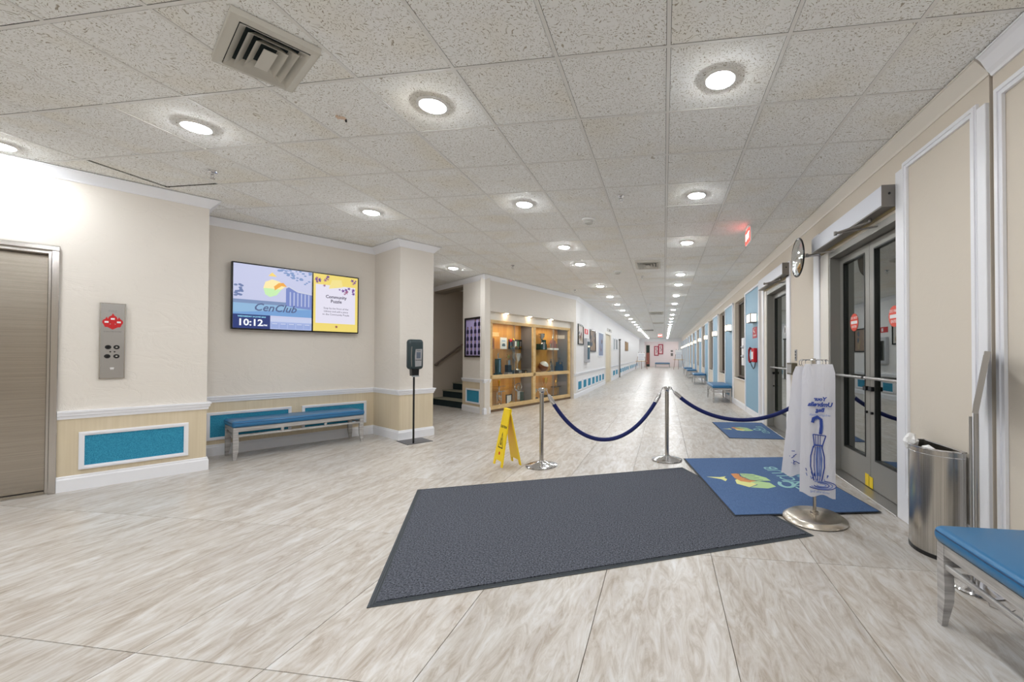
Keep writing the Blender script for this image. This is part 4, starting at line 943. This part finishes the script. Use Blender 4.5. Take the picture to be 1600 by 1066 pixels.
for k in range(3): MB().box(-.012,.012,-.013,-.008,.03+k*.04,.05+k*.04).obj('button', M_tblack, sw)

# ---------------------------------------------------------------- sconces, fire phone
sc0 = None
for k, (a, b) in enumerate(PIL):
    y = 8.52+3.02*k; lab = 'lit box-shaped glass wall lamp, %s from the camera on the blue pilasters' % ORD[k]
    if sc0 is None:
        sc0 = thing('wall_sconce', lab, 'wall lamp', (XR-.022, y, 1.86), R(-90), 'wall lamps on the pilasters')
        MB().box(-.17,.17,-.012,0,.01,.15,.003,1).obj('backplate', M_chrome, sc0)
        MB().box(-.185,.185,-.12,-.012,.006,.154,.004,1).obj('shade', M_scl, sc0)
        f = MB()
        for x in (-.187,.187): f.box(x-.008,x+.008,-.128,-.11,0,.16)
        f.box(-.195,.195,-.128,-.008,.153,.162); f.box(-.195,.195,-.128,-.008,-.004,.005); f.obj('shade_frame', M_capg, sc0)
    else: clone(sc0, (XR-.022, y, 1.86), R(-90), lab)
rs = thing('phone_sign', 'red square sign with a white telephone symbol above the red phone', 'sign', (XR-.022, 8.52, 1.555), R(-90))
MB().box(-.20,.20,-.004,0,0,.215,.002,1).obj('plate', mat('deep_red', (176,20,40), .5), rs)
MB().tube([(.03,-.005,.19),(-.05,-.005,.17),(-.05,-.005,.13),(.03,-.005,.105)], .012, 6).obj('handset_symbol', M_paper, rs); text('FIRE PHONE', .045, M_paper, rs, (0,-.0045,.05), bold=.001)
ph = thing('fire_phone', 'red wall telephone with a black cord on the first blue pilaster', 'telephone', (XR-.022, 8.42, 1.09), R(-90))
MB().box(-.11,.11,-.07,0,0,.27,.012,2).obj('body', mat('red_plastic', (206,22,36), .3), ph, True)
MB().tube([(-.13,-.08,.0),(-.15,-.10,.03),(-.155,-.105,.14),(-.15,-.10,.24),(-.12,-.08,.27)], [.03,.022,.014,.022,.03], 10).obj('handset', mat('dark_red_plastic', (150,12,24), .3), ph, True)
MB().box(-.08,.08,-.074,-.069,.06,.2).obj('dial_plate', M_paper, ph)
MB().tube([(-.13,-.08,.0),(-.12,-.05,-.09),(-.04,-.04,-.13),(.05,-.04,-.10),(.08,-.03,.0)], .008, 8).obj('cord', M_blk, ph, True)
pr = thing('leaflet_rack', 'white wire leaflet rack fixed beside the first window', 'rack', (XR-.02, 9.62, 1.0), R(-90))
f = MB(); f.frame(-.12,.14,0,.60,.02,-.04,-.02)
for z in (.2, .4): f.box(-.12,.14,-.06,-.02,z,z+.014)
f.box(-.11,.13,-.02,0,.02,.04); f.box(-.11,.13,-.02,0,.56,.58); f.obj('rack_frame', M_trim, pr)
for k in range(3): MB().box(-.08,.10,-.04,-.03,.03+k*.2,.17+k*.2).obj('leaflet', M_paper, pr)

# ---------------------------------------------------------------- outdoors behind the glass
MB().box(XR+TH, 9, BACK, YEND+2, -.3, -.05).obj('ground', mat('night_paving', (60,60,58), .9))['kind'] = 'structure'
pl = thing('shrub', 'yellow-green shrub outside seen through the nearest doors', 'plant', (2.9, 6.9, -.05))
MB().cyl((0,0,0),(0,0,.4),.16,.2,18).obj('pot', M_brown, pl, True); MB().tube([(0,0,.4),(.02,0,.9),(0,.03,1.5)], .02, 6).obj('stem', M_brown, pl, True)
lv = MB()
for k in range(120):
    a = random.random()*6.28; r = random.uniform(.05,.35); z = random.uniform(.6,1.9); c = Vector((r*math.cos(a), r*math.sin(a), z)); dr = Vector((math.cos(a), math.sin(a), random.uniform(-.3,.6))).normalized(); u = dr.cross(Vector((0,0,1))).normalized()*.025
    vs = [lv.bm.verts.new(c), lv.bm.verts.new(c+dr*.07+u), lv.bm.verts.new(c+dr*.15), lv.bm.verts.new(c+dr*.07-u)]; lv.bm.faces.new(vs)
o = lv.obj('foliage', M_green, pl); o['kind'] = 'stuff'
gl = bpy.data.lights.new('shrub_light', 'POINT'); gl.energy = 12; gl.color = (1,.95,.6); gl.shadow_soft_size = .1; go = bpy.data.objects.new('shrub_light', gl); COL.objects.link(go); go.location = (2.6, 6.5, .3)  # warm point light beside the shrub, without a lamp body

# ---------------------------------------------------------------- stairs
st = thing('staircase', 'carpeted stairs with dark risers climbing behind the poster pier', 'stairs', W60(5.5, YS), A60)
for k in range(9):
    x0 = .28*k
    wd_ = 1.46-.21*x0
    s_ = MB().box(x0, x0+.30, -wd_, 0, .17*k, .17*(k+1)-.02).obj('riser', M_dkst, st)
    MB().box(x0-.02, x0+.30, -wd_, 0, .17*(k+1)-.022, .17*(k+1), .004, 1).obj('tread', M_tread, st)
hr = thing('handrail', 'dark handrail on the wall above the stairs', 'handrail', W60(5.49, YS), A60)
MB().tube([(0,-.12,.965),(.76,-.12,1.48),(2.3,-.12,2.53)], .024, 10).obj('rail', M_rail, hr, True)
for x, z in ((.1, 1.0), (1.2, 1.75), (2.2, 2.43)): MB().tube([(x,-.12,z),(x,-.06,z-.05),(x,0,z-.05)], .008, 6).obj('bracket', M_rail, hr, True)

# ---------------------------------------------------------------- pier poster
ps = thing('poster', 'black framed lilac poster with rows of dark portraits on the pier by the stairs', 'poster', (pa.x+dA.x*.50, pa.y+dA.y*.50, 1.165), RA)
MB().frame(-.37,.37,0,.845,.04,-.03,0).obj('frame', M_tblack, ps); pp = MB().box(-.335,.335,-.012,0,.035,.81).obj('print', mat('lilac_print', (186,174,222), .4), ps)
for i in range(4):
    for j in range(5):
        if j == 4 and i < 2: continue
        cx, cz = -.25+i*.167, .105+j*.15
        h_ = MB(); h_.prism([(cx+.028*math.cos(t*.785), cz+.07+.034*math.sin(t*.785)) for t in range(8)], -.0135, -.0115); h_.prism([(cx-.055,cz-.05),(cx+.055,cz-.05),(cx+.048,cz+.02),(cx+.02,cz+.038),(cx-.02,cz+.038),(cx-.048,cz+.02)], -.0135, -.0115)
        h_.obj('portrait', mat('navy_ink', (34,30,66), .6), pp)
        MB().box(cx-.012,cx+.012,-.0142,-.0132,cz+.055,cz+.085).obj('face', mat('face_tone', (196,160,140), .6), pp)

# ---------------------------------------------------------------- trophy case (recessed display)
LB0 = (pb.x, pb.y, 0)
tc = thing('display_case', 'built-in oak trophy case with glass doors', 'display case', LB0, RB)
Y0 = .09
f = MB(); Zb, Zt = .05, 1.965
f.box(.2, 3.5, Y0, Y0+.05, Zb, .135, .004, 1); f.box(.2, 3.5, Y0, Y0+.05, 1.895, Zt, .004, 1); f.box(.2, 3.5, Y0, Y0+.05, .70, .785, .004, 1)
for a, b in ((.2, .335), (1.775, 1.875), (3.43, 3.5)): f.box(a, b, Y0, Y0+.05, .135, 1.895)
f.obj('frame', M_oak, tc)
c_ = MB(); c_.box(.2,.22,Y0+.05,.50,Zb,Zt); c_.box(3.50,3.52,Y0+.05,.50,Zb,Zt); c_.box(.22,3.5,Y0+.05,.50,Zt-.02,Zt); c_.obj('carcass', M_oak, tc)
MB().box(.22,3.5,.485,.50,Zb,Zt-.02).obj('back_panel', M_oakb, tc)
MB().box(.22,3.5,Y0+.05,.485,.06,.085).obj('bottom_shelf', M_oak, tc); MB().box(.22,3.5,Y0+.05,.485,.745,.765).obj('middle_shelf', M_oak, tc)
MB().box(1.80,1.83,Y0+.05,.485,.085,1.945).obj('partition', mat('reflection_grey', (120,118,124), .5), tc)  # grey on these inner sides stands in for the dark reflection in the glass
MB().box(3.44,3.499,Y0+.06,.485,.085,1.945).obj('end_panel', MAT['reflection_grey'], tc)
for a, b in ((.335,1.795),(1.835,3.43)): MB().box(a+.005, b-.005, Y0+.10, .48, 1.345, 1.353).obj('glass_shelf', M_pane, tc)
for a, b in ((.335,1.775),(1.875,3.43)):
    m_ = (a+b)/2
    for z0, z1 in ((.135,.70),(.785,1.895)):
        MB().box(a, m_+.03, Y0+.012, Y0+.017, z0, z1).obj('glass_door', M_pane, tc); MB().box(m_-.03, b, Y0+.028, Y0+.033, z0, z1).obj('glass_door', M_pane, tc)
        MB().box(m_+.026, m_+.032, Y0+.01, Y0+.019, z0, z1).obj('glass_edge', M_alum, tc)
MB().box(.18,3.52,Y0+.01,.50,Zt+.001,OZ1).obj('header_panel', M_trimw, tc)
for x in (.75, 1.6, 2.5):
    t = thing('puck_light', 'small recessed lamp above the trophy case, %s from the left' % {.75:'first',1.6:'second',2.5:'third'}[x], 'lamp', (*WB(x, .05), OZ1), RB, 'lamps above the trophy case')
    MB().lathe([(0,-.006),(.028,-.006),(.034,0),(0,0)], 18).obj('lens', M_puck, t)
for x in (1.05, 2.65):
    for z, en in ((1.93, 7), (.735, 2.2)):
        l = bpy.data.lights.new('case_light', 'AREA'); l.shape = 'RECTANGLE'; l.size = 1.2; l.size_y = .08; l.energy = en; l.color = (1, .84, .62)
        o = bpy.data.objects.new('case_light', l); COL.objects.link(o); o.location = (*WB(x, .22), z); o.rotation_euler = (0, 0, RB)
def TR(name, label, x, y, z): return thing(name, label, 'trophy', (*WB(x, y), z), RB)
def figure(par, z, s, m):   # small standing figure, one surface
    f = MB(); f.tube([(0,0,z),(0,0,z+.05*s),(0,0,z+.10*s),(0,0,z+.125*s)], [.018*s,.02*s,.024*s,.01*s], 8); f.sph((0,0,z+.145*s), .018*s, (1,1,1.2), 8)
    f.tube([(.02*s,0,z+.11*s),(.045*s,0,z+.14*s),(.05*s,0,z+.18*s)], .006*s, 6); f.tube([(-.02*s,0,z+.11*s),(-.045*s,0,z+.09*s)], .006*s, 6); f.obj('figure', m, par, True)
def cup(par, z, h, r, m, handles=True):
    f = MB(); f.lathe([(0,0),(r*.55,0),(r*.5,h*.05),(r*.15,h*.12),(r*.12,h*.35),(r*.3,h*.42),(r*.8,h*.65),(r,h),(r*.92,h),(r*.7,h*.66),(0,h*.5)], 20, (0,0,z)); f.obj('cup', m, par, True)
    if handles:
        for s in (-1, 1): MB().tube([(s*r*.9,0,z+h*.92),(s*r*1.45,0,z+h*.98),(s*r*1.5,0,z+h*.75),(s*r*.65,0,z+h*.55)], r*.09, 6).obj('cup_handle', m, par, True)
ZS, ZM, ZB_ = 1.353, .765, .085
t = TR('trophy', 'brown wooden plaque leaning at the left end of the upper glass shelf', .66, .45, ZS); MB().box(-.13,.13,-.012,.012,0,.25).obj('plaque', wood('red_wood', (150,92,56), (180,116,74)), t); MB().box(-.1,.1,-.016,-.012,.04,.21).obj('face_plate', M_bron, t)
t = TR('trophy', 'white certificate card with a blue-grey picture on the upper left shelf', .98, .34, ZS); MB().box(-.11,.11,-.006,.006,0,.26).obj('card', M_paper, t); MB().prism([(-.05,.06),(.05,.06),(.06,.09),(.03,.13),(-.04,.12),(-.06,.09)], -.008,-.005).obj('picture', mat('slate', (96,116,130), .6), t); MB().box(-.06,.06,-.0075,-.005,.17,.2).obj('heading', mat('pale_blue', (170,196,220), .6), t)
t = TR('trophy', 'plaque crowded with coloured medals on the upper left shelf', 1.45, .38, ZS)
MB().box(-.24,.24,-.012,.012,0,.23).obj('board', M_tblack, t)
for k in range(5): MB().box(-.21+k*.09,-.155+k*.09,-.02,-.012,.05,.19).obj('ribbon', [M_silver,M_bron,M_paper,mat('green_ribbon',(60,120,90),.6),M_silver][k], t); MB().cyl((-.18+k*.09,-.02,.045),(-.18+k*.09,-.026,.045),.028).obj('medal', M_silver if k % 2 else M_gold, t)
MB().sph((-.20,-.03,.2), .04).obj('red_rosette', M_red, t); MB().sph((-.10,-.03,.22), .03).obj('gold_rosette', M_gold, t)
t = TR('trophy', 'tall dark column trophy with a small silver figure at left on the middle shelf', .80, .34, ZM); MB().box(-.08,.08,-.06,.06,0,.04).box(-.055,.055,-.045,.045,.04,.36).obj('column', M_marb, t); MB().box(-.02,.02,-.05,-.045,.06,.34).obj('silver_strip', M_silver, t); MB().box(-.065,.065,-.055,.055,.36,.375).obj('cap', M_silver, t); figure(t, .375, .75, M_silver)
t = TR('trophy', 'black based trophy topped with a gold star on the middle shelf', 1.15, .34, ZM); MB().box(-.075,.075,-.06,.06,0,.05).obj('foot', M_grey, t); MB().box(-.06,.06,-.05,.05,.05,.22).obj('base', M_tblack, t); MB().box(-.04,.04,-.03,.03,.22,.33).obj('column', M_silver, t)
MB().prism([(.075*(1 if k % 2 else .45)*math.sin(k*math.pi/5), .41+.075*(1 if k % 2 else .45)*math.cos(k*math.pi/5)) for k in range(10)], -.01, .01).obj('star', M_gold, t)
t = TR('trophy', 'large silver two-handled cup on a black base on the middle shelf', 1.50, .36, ZM); MB().box(-.12,.12,-.09,.09,0,.09).obj('base', M_tblack, t); MB().box(-.05,.05,-.094,-.09,.02,.07).obj('name_plate', M_silver, t); cup(t, .09, .40, .105, M_silver)
t = TR('trophy', 'small silver nameplate block right of the two-handled cup', 1.68, .26, ZM); MB().box(-.06,.06,-.03,.03,0,.08).obj('block', M_tblack, t); MB().box(-.045,.045,-.033,-.03,.015,.065).obj('name_plate', M_silver, t)
t = TR('trophy', 'silver cup on a dark green block on the upper right shelf', 2.50, .36, ZS); MB().box(-.14,.14,-.07,.07,0,.15).obj('base', M_marb, t); MB().box(-.05,.05,-.08,-.07,.01,.2).obj('front_plate', M_silver, t); MB().box(.04,.16,-.03,.05,.15,.26).obj('green_block', M_marb, t); cup(t, .15, .27, .085, M_silver)
t = TR('trophy', 'brick-red arched trophy with a small figure on the upper right shelf', 3.05, .38, ZS); MB().box(-.2,.2,-.06,.06,0,.05).obj('base', M_paper, t); MB().prism([(-.12,.05),(.12,.05),(.1,.2),(.05,.27),(-.05,.27),(-.1,.2)], -.04, .04).obj('arch', mat('brick_red', (140,88,76), .7), t); MB().box(.13,.16,-.03,.03,.05,.17).box(-.16,-.13,-.03,.03,.05,.17).obj('post', M_silver, t); figure(t, .27, .8, M_silver)
t = TR('trophy', 'white and brown ball on the middle right shelf', 2.56, .34, ZM); MB().lathe([(0,0),(.07,0),(.06,.025),(.05,.03)], 20).obj('ring_stand', M_oak, t, True); MB().sph((0,0,.155), .13, n=24).obj('ball', M_brown, t, True); MB().lathe([(.132*math.sin(R(a)), .132*math.cos(R(a))) for a in (0,10,20,30,40,50,58,66)], 24).xf(Matrix.Translation((0,0,.155)) @ Matrix.Rotation(R(28), 4, 'X')).obj('white_panel', M_paper, t, True)
t = TR('trophy', 'dark figurine trophy right of the ball', 2.87, .32, ZM); MB().box(-.08,.08,-.05,.05,0,.03).obj('base', M_grey, t); MB().tube([(.02,0,.03),(.03,0,.15),(.0,0,.26),(.0,0,.3)], [.05,.04,.03,.012], 8).obj('robed_body', M_tblack, t, True); MB().sph((0,0,.325), .025).obj('head', M_silver, t, True); MB().tube([(-.03,-.02,.05),(-.05,-.02,.16),(-.02,-.02,.24)], .016, 8).obj('silver_wing', M_silver, t, True)
t = TR('trophy', 'deep blue stepped trophy with a silver clock face on the middle right shelf', 3.28, .32, ZM); MB().box(-.12,.12,-.07,.07,0,.02).obj('foot', M_silver, t); MB().box(-.11,.11,-.06,.06,.02,.15).box(-.09,.09,-.05,.05,.15,.26).obj('base', M_dblue, t); MB().box(-.06,.06,-.056,-.05,.2,.25).obj('name_plate', M_silver, t); MB().lathe([(0,-.01),(.05,-.01),(.05,.01),(0,.01)], 20, (0,0,0), 1, 1.3).xf(Matrix.Translation((0,0,.325)) @ Matrix.Rotation(R(90), 4, 'X')).obj('clock_face', M_silver, t)
t = TR('trophy', 'tall tiered silver trophy at the lower left of the case', .84, .34, ZB_); MB().box(-.10,.10,-.07,.07,0,.02).obj('base', M_tblack, t)
for s in (-1, 1): MB().cyl((s*.07,0,.02),(s*.07,0,.30),.014).obj('column', M_silver, t, True)
MB().box(-.11,.11,-.07,.07,.30,.32).box(-.14,.14,-.07,.07,.42,.428).obj('tier', M_silver, t); cup(t, .02, .2, .05, M_silver, False); figure(t, .32, .6, M_paper); MB().lathe([(0,.42),(.01,.42),(.035,.56),(.02,.56),(0,.45)], 12).obj('torch', M_gold, t, True)
t = TR('trophy', 'small framed photograph with a gold ornament at the lower left', 1.13, .30, ZB_); MB().frame(-.10,.10,0,.22,.02,-.01,.01).obj('frame', M_tblack, t); MB().box(-.08,.08,-.004,.008,.02,.2).obj('photograph', M_paper, t); MB().tube([(-.02,-.03,.02),(.04,-.03,.05),(.12,-.03,.04),(.13,-.03,.01)], .018, 8).obj('ornament', M_gold, t, True)
t = TR('trophy', 'silver clock-like trophy with a square pillar base in the lower left bay', 1.52, .34, ZB_); MB().box(-.13,.13,-.08,.08,0,.03).box(-.12,-.02,-.07,.07,.03,.25).obj('base', M_silver, t); MB().box(-.01,.12,-.07,.07,.03,.24).obj('pillar', M_marb, t); MB().box(-.13,.13,-.08,.08,.25,.27).obj('top_plate', M_silver, t)
MB().tube([(.13*math.cos(a), 0, .36+.085*math.sin(a)) for a in [j*math.pi/10 for j in range(21)]], .016, 8).cyl((0,.01,.35),(0,-.02,.35),.06).obj('wreath', M_silver, t, True)
t = TR('trophy', 'slender gold cup trophy in the lower right bay', 2.66, .36, ZB_); MB().box(-.07,.07,-.06,.06,0,.08).obj('base', M_tblack, t); MB().cyl((0,0,.08),(0,0,.2),.02).obj('stem', M_gold, t, True); cup(t, .2, .33, .07, M_gold, True)
t = TR('trophy', 'gold column trophy with winged figure at the lower right end', 3.18, .36, ZB_); MB().box(-.15,.15,-.07,.07,0,.03).box(-.15,.15,-.07,.07,.25,.27).obj('tier', M_tblack, t)
for x in (-.12,-.04,.04,.12): MB().cyl((x,0,.03),(x,0,.25),.014).obj('column', M_gold, t, True)
figure(t, .27, 1.3, M_gold)
t = TR('trophy', 'small silver cup trophy at the left of the lower right bay', 2.14, .30, ZB_); MB().box(-.06,.06,-.05,.05,0,.06).obj('base', M_tblack, t); cup(t, .06, .22, .06, M_silver)

# ---------------------------------------------------------------- corridor wall pictures, doorways
def cpic(name, label, y0, y1, z0, z1, fm, col, art=0, cat='picture'):
    t = thing(name, label, cat, (XL, (y0+y1)/2, z0), R(90)); wd = (y1-y0)/2; h_ = z1-z0
    MB().frame(-wd, wd, 0, h_, .035, -.03, 0).obj('frame', fm, t); p = MB().box(-wd+.03, wd-.03, -.01, 0, .03, h_-.03).obj('print', mat('art_%d_%d_%d' % col, col, .5), t)
    for k in range(art):
        cx, cz = random.uniform(-wd*.6, wd*.6), random.uniform(h_*.2, h_*.8); r0 = random.uniform(.04,.11)
        MB().prism([(cx+r0*math.cos(a*.9)*random.uniform(.6,1), cz+r0*math.sin(a*.9)) for a in range(7)], -.0125-.0003*k, -.0095).obj('print_shape', random.choice([mat('ink_a', (120,70,70), .6), mat('ink_b', (70,90,110), .6), mat('ink_c', (170,150,120), .6)]), p)
    return t
cpic('picture_frame', 'black framed collage nearest the trophy case on the corridor wall', 11.82, 12.62, 1.52, 2.12, M_tblack, (206,196,190), 8)
cpic('picture_frame', 'red-brown painting in a black frame right of the red fire sign', 13.78, 14.95, 1.33, 2.08, M_tblack, (146,124,108), 9)
cpic('picture_frame', 'blue-grey picture in a pale frame before the corridor doorway', 15.58, 16.85, 1.16, 2.09, M_trim, (140,150,176), 5)
cpic('picture_frame', 'narrow grey picture just beyond the corridor doorway', 20.3, 20.95, 1.46, 2.05, M_trim, (150,156,160)); cpic('picture_frame', 'second narrow grey picture beyond the corridor doorway', 21.3, 22.1, 1.48, 2.05, M_trim, (128,132,136))
cpic('picture_frame', 'brown plaque-like picture beyond the thin dark post', 26.6, 28.7, 1.49, 2.07, M_bron, (160,126,80))
fs_ = thing('fire_sign', 'small red fire sign on the corridor wall above a pale wall box', 'sign', (XL, 13.17, 1.88), R(90)); MB().box(-.3,.3,-.006,0,0,.16).obj('plate', M_red, fs_); MB().box(-.05,.05,-.008,-.006,.03,.13).obj('symbol', M_paper, fs_)
wb = thing('wall_box', 'tall pale grey narrow cabinet on the corridor wall under the red fire sign', 'cabinet', (XL, 13.1, .98), R(90)); MB().box(-.28,.28,-.09,0,0,.76,.01,1).obj('housing', mat('pale_grey', (186,186,190), .4), wb); MB().box(-.2,.2,-.094,-.09,.1,.66).obj('window', M_wglass, wb)
d4 = MB(); d4.box(17.52, 17.64, -.02, .06, 0, 2.20); d4.box(19.28, 19.40, -.02, .06, 0, 2.20); d4.box(17.64, 19.28, -.02, .06, 2.12, 2.20)
d4 = struct('door_4', d4, M_trimw, loc=(XL, 0, 0), rotz=R(90)); MB().box(17.64, 19.28, .05, .09, .01, 2.12).obj('door_leaf', mat('beige_door', (222,208,182), .5), d4)
os_ = thing('overdoor_sign', 'dark lettered sign plate over the corridor doorway', 'sign', (XL, 18.9, 2.26), R(90)); MB().box(-.75,.75,-.02,0,0,.13).obj('plate', mat('pale_plate', (196,192,186), .5), os_); text('LIBRARY', .13, M_bpr, os_, (0,-.021,.065), bold=.002)
pt = thing('dark_post', 'thin dark post standing against the corridor wall', 'post', (XL+.06, 22.9, 0)); MB().box(-.03,.03,-.05,.05,0,2.02,.005,1).obj('shaft', M_capg, pt); MB().box(-.05,.05,-.12,.12,2.02,2.08).obj('head', M_tblack, pt); MB().box(-.05,.05,-.1,.1,0,.02).obj('foot', M_capg, pt)

# ---------------------------------------------------------------- far end
def easel(label, x, y, w_, z0, z1, rot=0):
    t = thing('easel', label, 'easel', (x, y, 0), rot)
    for s in (-1, 1): MB().tube([(s*w_*.75,-.18,0),(s*w_*.35,-.02,z1)], .018, 6).obj('leg', M_brown, t)
    MB().tube([(0,.35,0),(0,.03,z1)], .018, 6).obj('leg', M_brown, t); MB().box(-w_*.8,w_*.8,-.10,-.02,z0-.05,z0-.01).obj('tray', M_oak, t)
    b = MB().box(-w_/2,w_/2,-.075,-.055,z0,z1-.06).obj('board', M_paper, t)
    for k in range(4): MB().box(-w_*.36,w_*.36,-.078,-.075,z0+.12+k*.13,z0+.15+k*.13).obj('text_line', mat('lavender_ink', (170,172,200), .6), b)
easel('distant easel with a white notice board at the left end of the corridor', -1.92, 36.2, .66, .72, 1.46); easel('distant easel with a white notice board at the right end of the corridor', 1.22, 36.2, .55, .86, 1.72)
def redpic(label, x0, x1, z0, z1, y):
    t = thing('picture_frame', label, 'picture', ((x0+x1)/2, y, z0)); w_ = (x1-x0)/2; h_ = z1-z0
    MB().frame(-w_, w_, 0, h_, .09, -.04, 0).obj('frame', mat('crimson_frame', (176,30,60), .5), t); p = MB().box(-w_+.08, w_-.08, -.01, 0, .08, h_-.08).obj('print', mat('pale_pink_print', (244,222,222), .5), t)
    MB().tube([(0,-.014,.3),(.08,-.014,.5),(-.06,-.014,.7),(.04,-.014,.85)], .03, 6).obj('dark_figure', mat('wine_ink', (120,30,60), .5), p)
redpic('lower left of the two overlapping crimson framed pictures on the end wall', -1.04, -.56, 1.14, 2.16, YEND-.001); redpic('upper right of the two overlapping crimson framed pictures on the end wall', -.60, -.10, 1.30, 2.36, YEND-.045)
for z0, z1, l in ((1.12,1.42,'small dark square notice on the end wall'), (1.55,1.72,'tiny dark notice above the square one on the end wall')):
    t = thing('wall_notice', l, 'notice', (.82, YEND, z0)); MB().box(-.12,.12,-.02,0,0,z1-z0).obj('plate', M_capg, t)
d5 = MB(); d5.frame(-1.92, -1.46, 0, 2.3, .05, YEND-.02, YEND+.1); d5 = struct('door_5', d5, M_trimw)
MB().box(-1.87, -1.51, YEND+.05, YEND+.08, .05, 2.25).obj('door_leaf', mat('dark_green_door', (44,58,52), .5), d5)
# red poster panel in front of that doorway
t = thing('banner', 'small red and green banner in the far left doorway', 'banner', (-1.68, YEND-.3, 0)); MB().box(-.16,.16,-.01,.01,.25,1.45).obj('cloth', mat('faded_red', (166,104,92), .7), t); MB().box(-.17,.17,-.02,.02,0,.25).obj('foot', MAT['dark_green_door'], t)
